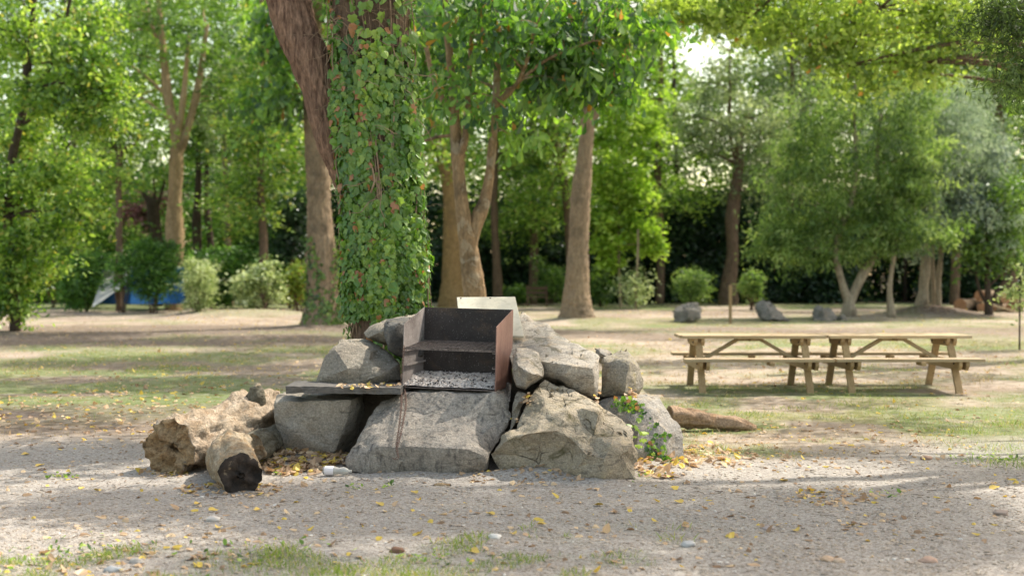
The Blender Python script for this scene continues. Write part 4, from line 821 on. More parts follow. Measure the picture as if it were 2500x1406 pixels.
T('plum_tree', 'small tree with purplish pink leaves behind the squat pollarded tree', 63, [[(345, 745, 14), (345, 600, 12), (350, 520, 8)]], BK['dark'], [(345, 520, 55, 50, 34), (385, 490, 40, 25, 10)], LM['plum'], 6, seed=31, L=.2)
for i, (x, lab, w, top) in enumerate([(482, 'thick dark trunk, left of the two dark trunks between tan tree and grey trunk', 26, 440), (516, 'dark leaning trunk, right of the two dark trunks left of the grey trunk', 20, 500)]):
    T('tree', lab, 59, [[(x, 745, w*1.2), (x, 620, w), (x-2-6*i, 540, w*.9), (x+2-14*i, top, w*.7), (x+4-14*i, 330, w*.4)]], BK['dark'], [(x+10-60*i, 350-60*i, 80, 80, 30)], LM['mid'], 6, seed=33+i, L=.2)
T('tree', 'slim pale grey trunk standing alone between the dark trunks and the ivy tree', 57, [[(560, 745, 22), (557, 620, 18), (553, 500, 15), (549, 400, 13), (546, 300, 9), (540, 150, 6)]], BK['grey'], [(570, 300, 90, 90, 40), (620, 420, 80, 80, 30), (600, 160, 110, 90, 40)], LM['grey'], 10, seed=36, L=.19)
T('tree', 'leafy tree with bright sunlit foliage reaching down to the ground at the left edge', 34, [[(38, 800, 34), (34, 700, 28), (20, 560, 26), (28, 400, 24), (60, 250, 20), (75, 100, 16), (88, -60, 12)], [(60, 250, 14), (130, 150, 12), (165, 30, 10), (180, -80, 8)], [(20, 540, 14), (80, 440, 10), (140, 380, 6)]], BK['dark'],
  [(50, 70, 100, 70, 26), (200, 130, 90, 60, 36, -1.), (250, 210, 55, 50, 22, -1.2), (140, 240, 90, 50, 30, -.6), (240, 300, 60, 36, 18, -1.), (60, 330, 80, 60, 22, .6), (150, 420, 90, 40, 26, -.6), (40, 470, 70, 60, 20), (200, 500, 60, 36, 16, -.8), (120, 560, 90, 36, 20, -.4), (30, 600, 60, 60, 22), (90, 650, 60, 30, 12), (35, 720, 40, 60, 26), (230, 30, 50, 50, 12)], LM['fresh'], 34, seed=37, L=.15, per=48, sig=.33, shape='oval', asp=.5, droop=.6, dys=[0, -.5, .5])
for i, (x, Y, lab, blobs, mt) in enumerate([
  (640, 50, 'leafy tree filling the view between the tan tree and the stout trunk', [(640, 300, 100, 130, 60), (600, 480, 90, 90, 44), (660, 120, 110, 110, 50)], 'fresh'),
  (180, 55, 'hazy green tree behind the left-edge tree', [(220, 420, 120, 110, 60), (200, 560, 110, 60, 40), (260, 140, 120, 120, 50)], 'far'),
  (960, 52, 'leafy tree hidden mostly behind the ivy-covered trunk', [(1060, 220, 120, 140, 60), (1060, 60, 100, 80, 30), (720, 380, 60, 90, 26)], 'fresh'),
  (1300, 62, 'bright green tree filling the view above the bench', [(1290, 200, 130, 110, 60), (1300, 420, 110, 80, 50), (1260, 540, 100, 50, 34)], 'far'),
  (1610, 62, 'hazy tall tree left of the sky gap', [(1600, 330, 110, 120, 70), (1590, 150, 70, 100, 34), (1640, 480, 90, 50, 24), (1500, 120, 90, 90, 30)], 'far'),
  (1930, 64, 'hazy tall tree right of the thin-crowned brown tree', [(1940, 230, 100, 120, 60), (1880, 420, 80, 60, 24), (2020, 120, 110, 90, 44)], 'grey'),
  (2330, 60, 'hazy green tree behind the silvery tree', [(2330, 250, 140, 130, 60), (2420, 120, 110, 90, 40), (2200, 330, 90, 90, 30)], 'far')]):
    T('tree', lab, Y, [[(x, 748, 26), (x+3, 600, 22), (x-4, 420, 18), (x+4, 200, 12), (x, 0, 6)]], BK['brown'], blobs, LM[mt], 12, seed=120+i, L=.2, per=44, sig=.45)
# right side
T('tree', 'tall brown tree with a thickened trunk and thin greyish crown, behind the wooden post', 60, [[(1776, 745, 52), (1779, 690, 38), (1788, 620, 32), (1787, 540, 36), (1795, 470, 28), (1804, 400, 26), (1806, 330, 16), (1830, 270, 10)], [(1803, 410, 14), (1782, 330, 10), (1782, 220, 8), (1781, 120, 5)], [(1803, 400, 12), (1775, 390, 8), (1740, 370, 5)]], BK['brown'], [(1800, 300, 130, 80, 60), (1760, 200, 80, 90, 30), (1900, 330, 70, 80, 26), (1690, 330, 80, 80, 34), (1840, 440, 90, 50, 22)], LM['grey'], 26, flare=1.2, ridge=.03, sides=40, seed=38, L=.19)
T('forked_tree', 'V-shaped pale tree with two bending stems and feathery green crown, beside the rounded boulder', 43.5, [[(2073, 776, 40), (2072, 735, 34), (2056, 690, 22), (2040, 620, 20), (2047, 565, 20), (2068, 520, 16), (2086, 460, 13), (2092, 330, 9)], [(2074, 745, 26), (2096, 690, 26), (2130, 630, 22), (2145, 585, 22), (2144, 500, 17), (2140, 400, 12), (2150, 280, 8)], [(2088, 420, 8), (2086, 300, 7), (2088, 200, 5)]], BK['birch'],
  [(2080, 500, 130, 60, 36), (1980, 540, 90, 50, 34), (1910, 590, 60, 36, 16), (2070, 380, 160, 90, 44), (1990, 430, 100, 60, 24), (2110, 250, 170, 90, 40), (2190, 480, 80, 60, 24), (2130, 140, 130, 80, 26), (1930, 360, 60, 40, 9), (2260, 380, 70, 80, 18, -1.), (2160, 590, 60, 26, 10), (2050, 620, 50, 24, 7), (2290, 560, 60, 26, 10, -1.), (2230, 200, 90, 80, 20), (1900, 600, 60, 30, 12), (1960, 640, 40, 20, 5), (2200, 560, 70, 40, 18, -.5), (2000, 330, 70, 60, 18), (2240, 300, 60, 80, 16, -.5), (1960, 450, 110, 60, 14), (2030, 585, 140, 34, 18), (2210, 430, 70, 110, 16), (1900, 520, 50, 60, 14), (2110, 600, 60, 26, 8)], LM['feather'], 26, flare=1.25, seed=39, L=.2, asp=.22, shape='blade', droop=1.1, up=.3, per=60, sig=.36, dys=[0, .7, 0])
T('tree', 'single thin crooked pale stem, just right of the V-shaped tree', 43.5, [[(2176, 779, 20), (2172, 700, 13), (2180, 640, 12), (2187, 590, 11), (2182, 540, 10), (2188, 460, 7)]], BK['birch'], [(2190, 430, 60, 60, 22), (2185, 520, 40, 30, 10)], LM['feather'], 6, flare=1.3, seed=40, L=.2, asp=.22, shape='blade', droop=1.1, per=60)
T('tree', 'silvery-leaved tree with the thickest stem on the brown mulch mound', 46, [[(2251, 768, 34), (2256, 700, 26), (2262, 620, 24), (2270, 550, 22), (2276, 450, 16), (2290, 330, 12), (2300, 200, 8)], [(2264, 610, 12), (2290, 580, 9), (2310, 540, 6)]], BK['birch'],
  [(2250, 520, 110, 50, 46), (2300, 430, 110, 70, 60), (2230, 360, 110, 80, 50), (2310, 260, 110, 90, 46), (2200, 250, 80, 60, 22), (2390, 350, 70, 90, 30), (2330, 560, 60, 34, 14, -.6), (2210, 600, 40, 24, 7, -.6), (2320, 330, 120, 110, 46, -1.5), (2230, 460, 80, 60, 22, -1.5), (2420, 540, 60, 60, 18, -1.), (2200, 340, 60, 70, 14, -1.5)], LM['silver'], 26, flare=1.2, seed=41, L=.2, asp=.24, shape='blade', droop=1.1, up=.3, per=60, sig=.36)
T('tree', 'slim straight stem in the middle of the mulch mound', 46.6, [[(2279, 766, 15), (2277, 680, 12), (2276, 600, 11), (2272, 500, 8)]], BK['birch'], [(2280, 480, 60, 60, 16), (2350, 470, 90, 80, 34), (2260, 580, 60, 26, 10)], LM['silver'], 3, seed=42, L=.2, asp=.24, shape='blade', per=50)
T('tree', 'slender right-hand stem on the mulch mound with blue-grey leaves above', 46.3, [[(2292, 764, 18), (2291, 690, 15), (2297, 620, 13), (2305, 540, 10), (2320, 440, 7)]], BK['birch'], [(2380, 500, 80, 60, 40), (2340, 560, 60, 30, 14), (2420, 420, 60, 70, 26)], leaf_mat('blue_grey_leaves', (.14, .20, .19), (.25, .34, .33), (.42, .50, .50), trans=.25, tcol=(1, 1.1, .9)), 8, seed=43, L=.2, asp=.24, shape='blade', per=60, droop=1.1)
T('tree', 'small multi-stemmed tree like a wine glass in front of the woodpile', 45, [[(2414, 776, 24), (2413, 735, 18), (2410, 680, 13), (2412, 620, 11), (2405, 540, 8)], [(2413, 745, 12), (2396, 720, 9), (2385, 680, 7), (2386, 620, 5)], [(2416, 745, 12), (2440, 700, 9), (2470, 660, 6), (2490, 620, 4)], [(2412, 700, 8), (2450, 660, 6), (2470, 600, 4)]], BK['dark'], [(2420, 580, 90, 50, 30), (2450, 640, 50, 30, 10), (2370, 620, 40, 40, 8), (2470, 480, 60, 70, 24)], LM['mid'], 14, seed=44, L=.17, shape='oval')
T('tree', 'tall dense green tree filling the background at the right edge', 54, [[(2470, 745, 40), (2462, 600, 34), (2450, 400, 28), (2430, 200, 20), (2420, 60, 12)]], BK['brown'], [(2440, 200, 120, 110, 60), (2360, 120, 110, 90, 50), (2480, 400, 90, 120, 60), (2250, 150, 90, 80, 36), (2480, 560, 80, 60, 26)], LM['feather'], 20, seed=45, L=.2)
T('young_tree', 'young maple with bright layered foliage just right of the tall straight trunk', 55, [[(1516, 745, 9), (1512, 680, 7), (1510, 600, 7), (1512, 500, 6), (1520, 380, 4)]], BK['plane'], [(1500, 420, 80, 40, 30), (1530, 480, 80, 30, 34), (1490, 530, 60, 30, 24), (1560, 560, 60, 26, 26), (1590, 600, 36, 16, 12), (1480, 600, 40, 30, 12), (1540, 340, 90, 50, 30), (1530, 250, 90, 60, 30), (1500, 640, 26, 20, 6)], LM['maple'], 14, seed=46, L=.2, shape='lobed', asp=.9, up=1.4, sig=.3, per=36)
T('sapling', 'thin pale staked sapling between the young maple and the round dark bush', 54, [[(1552, 748, 8), (1553, 700, 7), (1557, 620, 6), (1558, 560, 5)]], BK['plane'], [(1556, 690, 34, 30, 14), (1548, 720, 20, 16, 6)], LM['pale'], 4, seed=47, L=.14)
T('sapling', 'young sapling with whitish green leaves on a dark stake at the right edge', 26, [[(2489, 800, 5), (2490, 740, 4), (2492, 680, 3), (2494, 640, 2)]], BK['dark'], [(2478, 700, 26, 26, 9), (2495, 745, 24, 26, 7), (2460, 720, 20, 12, 3), (2500, 670, 20, 20, 5)], LM['pale'], 6, seed=48, L=.10, per=16, sig=.12, shape='oval')
# overhanging oak branches, top right; its trunk stands outside the frame
T('oak_tree', 'oak with bright lobed leaves whose boughs hang in across the top right', 25, [[(2800, 863, 110), (2790, 600, 90), (2770, 200, 84), (2740, -200, 76), (2700, -600, 60)], [(2775, 100, 40), (2600, -60, 34), (2300, -110, 26), (2000, -100, 18), (1750, -60, 10)], [(2760, -100, 36), (2500, -220, 28), (2200, -220, 20), (1900, -200, 12)], [(2300, -110, 12), (2150, 20, 8), (2080, 120, 4)], [(1950, -100, 10), (1880, 0, 7), (1820, 50, 3)]], BK['brown'],
  [(1600, 60, 50, 60, 10), (1660, 10, 60, 40, 14), (1740, 50, 50, 40, 12), (1810, 10, 60, 50, 18), (1880, 80, 50, 50, 15), (1960, 30, 70, 60, 22), (2020, 110, 60, 50, 18), (2085, 180, 40, 36, 11), (2125, 212, 24, 14, 4), (2110, 60, 70, 60, 20), (2180, 130, 50, 50, 12), (2240, 40, 70, 60, 18), (2260, 165, 50, 36, 10), (2330, 70, 60, 80, 16), (2360, 10, 60, 60, 12), (1950, -60, 330, 40, 34)], LM['oak'], 60, seed=49, L=.12, asp=.75, shape='lobed', droop=.7, up=.8, per=40, sig=.27, fy=1.,
  extra=ext([(2380, 850, 160, 20, 12), (2250, 925, 220, 16, 16), (1900, 950, 300, 8, 10), (1700, 830, 140, 8, 8), (2100, 1040, 250, 18, 10), (1950, 985, 300, 10, 8)], 9, 110, .36, 12))  # clumps out of view, added to dapple the ground around the tables
# tree outside the right edge, with unseen leaf clumps added to dapple the gravel
T('tree', 'tree with fine dark needle-like foliage hanging in at the top right corner', 13.2, [[(3350, 1043, 150), (3340, 700, 120), (3320, 200, 110), (3250, -400, 95), (3150, -900, 70)], [(3330, 100, 60), (3000, -100, 46), (2700, -60, 30), (2500, 20, 14)], [(3260, -400, 60), (2900, -700, 44), (2400, -900, 26)], [(3250, -500, 60), (3300, -900, 44), (3000, -1400, 26)]], BK['brown'],
  [(2470, 60, 70, 70, 24), (2420, 30, 70, 50, 14), (2490, 160, 60, 60, 16), (2500, 215, 40, 30, 6), (2600, 60, 120, 100, 30)], leaf_mat('needle_leaves', (.035, .06, .02), (.08, .13, .04), (.15, .22, .07), trans=.4), 7, seed=50, L=.085, asp=.17, shape='blade', droop=.8, up=.3, per=95, sig=.16, fy=1.,
  extra=ext([(1040, 1135, 120, 20, 8), (900, 1215, 300, 22, 24), (1500, 1205, 260, 14, 18), (2050, 1230, 300, 32, 36), (1950, 1285, 450, 30, 42), (950, 1275, 400, 24, 34), (1450, 1270, 250, 24, 20), (2380, 1150, 160, 20, 8), (300, 1230, 300, 16, 14), (1300, 1370, 260, 20, 14), (2000, 1375, 300, 30, 14), (2400, 1330, 160, 40, 10), (450, 1380, 300, 22, 12), (250, 1100, 200, 16, 8)], 7.2, 560, .27, 13))
# ------------------------------------------------------------------ shrubs and hedges
def bush(name, label, Y, blobs, mat, cat='bush', group=None, seed=1, stem=None, **kw):
    bx = blobs[0][0]; p = W(bx, 0, Y); root = empty(name, (p.x, Y, gz(p.x, Y)), label, cat, group)
    kw.setdefault('compact', True); kw.setdefault('dn', 1.3); foliage('foliage', mat, blobs, Y, parent=root, seed=seed, **kw); mb = MB(); rr = random.Random(seed); s = Y/F
    for k in range(7):
        a = Vector((p.x+rr.gauss(0, .08), Y+rr.gauss(0, .1), -.05)); b = W(bx+rr.uniform(-.6, .6)*blobs[0][2], blobs[0][1]+rr.uniform(-.3, .5)*blobs[0][3], Y+rr.uniform(-.3, .3)); P, R = spline([a, a.lerp(b, .5)+Vector((rr.gauss(0, .1), 0, 0)), b], [.03, .02, .008], 3); mb.tube(P, R, 5)
    mb.build('stem', BK['brown'], root, smooth=True); return root
bush('hedge_bush', 'dense dark hedge block with sunlit top at the left, beside the grey flysheet', 50, [(205, 682, 56, 60, 90), (190, 728, 40, 26, 20), (225, 640, 40, 26, 24)], LM['hedge'], 'hedge', seed=61, sig=.25, L=.13)
bush('hedge_bush', 'dark leafy bush screening the tent between flysheet and blue panel', 48, [(300, 645, 26, 30, 14), (296, 690, 14, 26, 4)], LM['hedge'], 'bush', seed=62, sig=.25, L=.13)
bush('hedge_bush', 'tall dark green bush with feathery top in front of the blue tent', 48, [(378, 622, 64, 42, 80), (382, 672, 70, 40, 70), (375, 712, 50, 24, 18)], LM['hedge'], 'bush', seed=63, sig=.25, L=.14, asp=.3, shift=-.2)
bush('hedge', 'long clipped dark hedge running behind the light-leaved bushes on the left', 54, [(520, 655, 90, 45, 70), (620, 655, 80, 45, 60), (460, 660, 60, 40, 36), (560, 710, 120, 30, 50), (540, 625, 60, 20, 16)], LM['hedge'], 'hedge', seed=64, sig=.3, L=.15, shift=-.15)
bush('bush', 'upright pale green bush with spiky shoots standing on the left end of the mulch mound', 44.5, [(487, 690, 42, 44, 46), (480, 735, 30, 26, 16), (500, 650, 26, 20, 9), (465, 650, 14, 16, 4)], LM['pale'], seed=65, sig=.18, L=.13, asp=.28, shape='blade', droop=-.5, up=.1, shift=-.12)
bush('bush', 'wide sunlit bush with white-edged leaves on the tan mulch mound', 46, [(640, 678, 46, 34, 36), (598, 695, 30, 30, 16), (676, 712, 22, 34, 14), (612, 730, 30, 20, 7), (655, 645, 16, 14, 4)], LM['pale'], seed=66, sig=.2, L=.14, shape='oval')
bush('bush', 'yellow-green bush turning brown below, left of the stout trunk', 47, [(728, 665, 24, 32, 20), (730, 710, 22, 28, 12)], LM['yellow'], seed=67, sig=.2, L=.13, shape='oval')
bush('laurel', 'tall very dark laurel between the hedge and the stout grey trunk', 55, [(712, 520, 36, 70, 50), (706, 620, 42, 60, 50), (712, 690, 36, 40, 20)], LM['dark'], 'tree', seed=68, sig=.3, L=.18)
bush('bush', 'small brownish olive bush left of the dark hedge block', 56, [(130, 690, 26, 34, 16)], LM['yellow'], seed=69, sig=.25, L=.14, shift=-.25)
bush('bush', 'round dark green dome-shaped bush behind the blocky boulder', 52, [(1690, 700, 46, 44, 60)], LM['feather'], seed=70, sig=.2, L=.16, asp=.2, shape='blade', droop=-.4, shift=-.35)
bush('bush', 'slender bush with pale sunlit top right of the tall brown trunk', 52, [(1838, 700, 26, 36, 26), (1836, 672, 20, 16, 8)], LM['feather'], seed=71, sig=.18, L=.15, asp=.3, droop=-.3)
bush('bush', 'dark spiky conifer-like bush behind the bench', 60, [(1345, 690, 46, 50, 34), (1320, 640, 20, 20, 5)], LM['mid'], seed=72, sig=.25, L=.2, asp=.2, shape='blade', droop=-.4, shift=-.2)
bush('bush', 'dark bluish bush right of the tall straight trunk foot', 57, [(1465, 695, 34, 44, 34)], LM['mid'], seed=73, sig=.22, L=.15, shift=-.15)
bush('bush', 'low green shrub in the shade left of the bench', 59, [(1255, 715, 34, 22, 16)], LM['mid'], seed=74, sig=.2, L=.15)
for i, (x, w, lab) in enumerate([(1130, 90, 'dark laurel mass behind the mottled and ochre trunks'), (1290, 90, 'dark laurel mass above the bench'), (1470, 80, 'dark laurel mass behind the young maple'), (1630, 80, 'very dark laurel left of the tall brown tree'), (1740, 90, 'very dark laurel around the foot of the tall brown tree'), (1880, 90, 'very dark laurel right of the tall brown tree'), (2010, 90, 'dark green tree mass behind the V-shaped tree'), (2330, 80, 'dark laurel mass behind the mulch mound'), (2450, 80, 'dark laurel mass behind the woodpile')]):
    hh = [70, 60, 60, 100, 110, 90, 60, 50, 60][i]
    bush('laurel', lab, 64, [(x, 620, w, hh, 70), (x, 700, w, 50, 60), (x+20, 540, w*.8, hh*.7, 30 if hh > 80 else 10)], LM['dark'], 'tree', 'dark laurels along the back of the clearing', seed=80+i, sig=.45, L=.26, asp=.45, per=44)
# ------------------------------------------------------------------ the wood beyond
def wood(name, mat, Y0, Y1, n, x0, x1, y0, y1, L, seed, dens=None, shift=0., up=.6):
    r = np.random.default_rng(seed); Y = r.uniform(Y0, Y1, n); px = r.uniform(x0, x1, n); py = r.uniform(y0, y1, n)
    keep = np.ones(n, bool) if dens is None else r.random(n) < dens(px, py); Y, px, py = Y[keep], px[keep], py[keep]
    C = np.stack([(px-CX)/F*Y, Y, HC-(py-HY)/F*Y], 1); cl = np.clip(fbm(C[:, 0]*.35, C[:, 2]*.35+Y*.2, 3)*1.6-.3, 0, 1); k = 34
    P = np.repeat(C, k, 0)+r.normal(size=(len(C)*k, 3))*np.array([.6, .6, .35]); clr = np.repeat(cl, k); ok = P[:, 2] > 0.1; P = P[ok]; clr = clr[ok]
    V, Fc = leaf_geo(P, L*(.6+.8*r.random(len(P))), .55, 'diamond', .3, up, r=r); o = raw(name, V, Fc, mat, smooth=False, col=leaf_col(len(P), 4, clr, r, shift)); tag(o, kind='stuff'); return o
def gap(px, py): return 1-.97*np.exp(-(((px-1700)/95)**2+((py-125)/75)**2)**2)-.5*np.exp(-(((px-1750)/60)**2+((py-180)/70)**2))
o = wood('far_wood', LM['far'], 68, 84, 11000, -500, 3000, -260, 760, .32, 91, lambda px, py: gap(px, py)*(.75+.25*sst(760, 300, py))); tag(o, 'sunlit green wood closing the view behind the clearing', 'wood')
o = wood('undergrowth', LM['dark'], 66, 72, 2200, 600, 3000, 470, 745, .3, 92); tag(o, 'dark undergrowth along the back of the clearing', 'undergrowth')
o = wood('undergrowth', LM['hedge'], 62, 68, 1100, -300, 760, 430, 745, .26, 93); tag(o, 'shaded green undergrowth behind the hedges at the left', 'undergrowth')
for i, x in enumerate([150, 240, 610, 660, 960, 1330, 1660, 1950, 2210, 2245, 2320, 2520, 60, -60]):
    w = [16, 12, 14, 20, 18, 14, 16, 14, 10, 12, 9, 26, 20, 20][i]
    near = ['left of the dark hedge block', 'above the dark hedge block', 'above the light-leaved bushes', 'left of the tall laurel', 'behind the ivy tree', 'above the bench', 'left of the tall brown tree', 'left of the V-shaped tree', 'between crooked stem and mound stems', 'just left of the mulch mound', 'right of the mulch mound', 'beyond the right edge', 'behind the left-edge tree', 'beyond the left edge'][i]
    P, R = spline([W(x, 748, 66), W(x+rnd.uniform(-5, 5), 560, 66), W(x+rnd.uniform(-20, 20), 300, 66), W(x+rnd.uniform(-30, 30), 0, 66)], [w/2/F*66, w/2.3/F*66, w/3/F*66, w/6/F*66], 4)
    mb = MB(); mb.tube(P, R, 8, .1, i); tag(mb.build('bare_tree', BK['brown' if i % 2 else 'dark'], origin=(P[0].x, 66, 0), smooth=True), 'distant bare tree trunk in the wood '+near, 'tree', 'distant trunks in the wood')

# ------------------------------------------------------------------ grass, litter, gravel
def sample(n, x0, x1, y0, y1, r, seed=0):
    Y = 1/r.uniform(1/y1, 1/y0, n); px = r.uniform(x0, x1, n); return (px-CX)/F*Y, Y
r = np.random.default_rng(71)
def blades(name, mat, n, y0, y1, thr, hgt, seed, gfun, wd=.10, label=None, sel=lambda g, road, n1: g):
    r = np.random.default_rng(seed); x, y = sample(n, -60, 2560, y0, y1, r); g, road, soil, n1, n2, n3 = zones(x, y)
    k = r.random(n) < np.clip(gfun(g, road, soil, n1, n2, n3), 0, 1); x, y, n3 = x[k], y[k], n3[k]; m = len(x)
    j = r.integers(0, 1, m); x = x+r.normal(size=m)*.01; P = np.stack([x, y, gh(x, y)-.004], 1)
    U = np.stack([r.normal(size=m)*.55, r.normal(size=m)*.55, np.ones(m)], 1); N = r.normal(size=(m, 3)); L = hgt*(.5+r.random(m))*(1+n3*1.5)*(1+.012*np.maximum(y-14, 0))
    V, Fc = leaf_geo(P, L, wd, 'blade', U=U, N=N, curl=.4, r=r); c = leaf_col(m, 4, np.clip(n3+.5, 0, 1), r); o = raw(name, V, Fc, mat, smooth=False, col=c); tag(o, label, 'grass', kind='stuff'); return o
blades('grass', LM['grass'], 150000, 6.4, 26, .3, .034, 72, lambda g, road, soil, n1, n2, n3: sst(.15, .8, g)*(.35+n3*1.9), label='short green grass patches growing on the clearing')
blades('dry_grass', LM['dry'], 70000, 9, 26, .3, .04, 73, lambda g, road, soil, n1, n2, n3: (1-road)*(.35+n1)*(1-soil), label='dry straw-coloured grass on the clearing')
blades('meadow_grass', LM['grass'], 90000, 20, 62, .3, .045, 74, lambda g, road, soil, n1, n2, n3: sst(.12, .7, g)*(.35+n3*2.2), label='patchy grass on the far half of the clearing')
blades('straw', LM['dry'], 70000, 18, 55, .3, .035, 75, lambda g, road, soil, n1, n2, n3: np.clip(n3*3+n1, 0, 1)*(1-soil*.5), wd=.18, label='dry straw and debris on the far half of the clearing')
# taller tufts
tf = [(2190, 955), (1990, 945), (2080, 990), (2150, 1000), (2470, 1040), (2360, 1060), (1730, 955), (1940, 1000), (1830, 1015), (1700, 990), (2030, 1020), (2440, 1130), (2480, 1140), (2250, 1020)]
Ps = []; rt = np.random.default_rng(3)
for (a, b) in tf:
    c = np.array(G(a, b)); Ps.append(c+np.concatenate([rt.normal(size=(110, 2))*np.array([.16, .10]), np.zeros((110, 1))], 1))
Ps = np.concatenate(Ps); Ps[:, 2] = gh(Ps[:, 0], Ps[:, 1]); V, Fc = leaf_geo(Ps, 0.07*(.4+rt.random(len(Ps))), .07, 'blade', U=np.stack([rt.normal(size=len(Ps))*.45, rt.normal(size=len(Ps))*.45, np.ones(len(Ps))], 1), curl=.5, r=rt)
tag(raw('grass_tufts', V, Fc, LM['grass'], smooth=False, col=leaf_col(len(Ps), 4, r=rt)), 'taller tufts of grass around the picnic tables', 'grass', kind='stuff')
# broad-leaved weeds
Ps = []
for (a, b, s, n) in [(150, 1165, .06, 26), (1470, 1168, .03, 12), (1560, 1170, .08, 20), (860, 1190, .04, 10), (2420, 1120, .15, 60), (2150, 1210, .08, 16), (230, 1350, .2, 60), (640, 1350, .2, 50), (60, 1370, .2, 60), (1070, 1365, .1, 30), (1300, 1125, .05, 16), (950, 1185, .03, 10), (680, 1160, .03, 10)]:
    c = np.array(G(a, b)); Ps.append(c+np.concatenate([rt.normal(size=(n, 2))*s, np.abs(rt.normal(size=(n, 1)))*.015+.01], 1))
Ps = np.concatenate(Ps); Ps[:, 2] += gh(Ps[:, 0], Ps[:, 1]); V, Fc = leaf_geo(Ps, .035*(.5+rt.random(len(Ps))), .6, 'oval', droop=0, up=1.2, r=rt)
tag(raw('weeds', V, Fc, LM['fresh'], smooth=False, col=leaf_col(len(Ps), 6, r=rt)), 'small green weeds sprouting from the gravel', 'weeds', kind='stuff')
# fallen leaves
def litter(n_list, seed, name='fallen_leaves', label=None, L0=.05, lift=.006):
    r = np.random.default_rng(seed); A = []
    for (px, py, rx, ry, n) in n_list:
        a = r.random(n)*6.283; q = np.sqrt(r.random(n)); qx = px+rx*q*np.cos(a); qy = py+ry*q*np.sin(a); y = gy(qy); A.append(np.stack([(qx-CX)/F*y, y], 1))
    A = np.concatenate(A); n = len(A); P = np.stack([A[:, 0], A[:, 1], gh(A[:, 0], A[:, 1])+lift+r.random(n)*.012], 1)
    U = np.stack([r.normal(size=n), r.normal(size=n), r.normal(size=n)*.35], 1); N = np.stack([r.normal(size=n)*.4, r.normal(size=n)*.4-.15, np.ones(n)], 1); Vs = []
    V, Fc = leaf_geo(P, L0*(.55+.8*r.random(n)), .8, 'heart', U=U, N=N, curl=.35, r=r); return tag(raw(name, V, Fc, LM['litter'], smooth=False, col=leaf_col(n, Fc.shape[1], r=r)), label, 'leaves', kind='stuff')
litter([(1250, 1230, 1400, 170, 700), (1900, 1090, 500, 60, 420), (300, 1030, 420, 80, 330), (2000, 1000, 600, 60, 200), (600, 930, 600, 60, 200), (2030, 1215, 110, 22, 110), (560, 1195, 130, 18, 120), (400, 1155, 60, 12, 60), (1300, 1170, 200, 16, 130), (250, 1375, 400, 35, 120)], 51, label='scattered dry brown and yellow leaves on the gravel and grass')
litter([(740, 1125, 105, 38, 520), (690, 1140, 60, 22, 150), (830, 1140, 60, 16, 80), (1620, 1150, 75, 20, 110), (1590, 1120, 40, 28, 70), (1720, 1120, 120, 34, 100), (1240, 1130, 28, 14, 40)], 52, label='heaps of yellow and orange leaves drifted against the boulders', L0=.062, lift=.02)
litter([(500, 860, 600, 90, 900), (1900, 870, 600, 80, 900), (400, 1000, 450, 60, 500), (600, 775, 200, 20, 500), (2250, 775, 200, 12, 300), (1600, 765, 250, 10, 250)], 53, label='small dead leaves strewn over the middle of the clearing', L0=.06)
# leaves lying on the shelf and caught between stones
r = np.random.default_rng(5); n = 46; x = r.uniform(W(830, 0, 10.6).x, W(975, 0, 10.6).x, n); P = np.stack([x, r.uniform(10.44, 10.75, n), .672-.012*((x-x0)/(x1-x0))+.006+r.random(n)*.01], 1)
q = np.array([tuple(W(a+r.normal()*7, b+r.normal()*6, 10.42)) for a, b in [(1288, 968)]*16+[(1296, 984)]*10+[(1540, 957)]*14+[(1262, 1020)]*5+[(1455, 972)]*8]); q[:, 1] += 0; P = np.concatenate([P, q]); n = len(P)
V, Fc = leaf_geo(P, .05*(.5+.7*r.random(n)), .8, 'heart', U=np.stack([r.normal(size=n), r.normal(size=n), r.normal(size=n)*.3], 1), N=np.stack([r.normal(size=n)*.4, -.3*np.ones(n), np.ones(n)], 1), curl=.3, r=r)
tag(raw('caught_leaves', V, Fc, LM['litter'], smooth=False, col=leaf_col(n, Fc.shape[1], r=r, shift=.1)), 'yellow leaves on the slate shelf and in the gaps between boulders', 'leaves', kind='stuff')
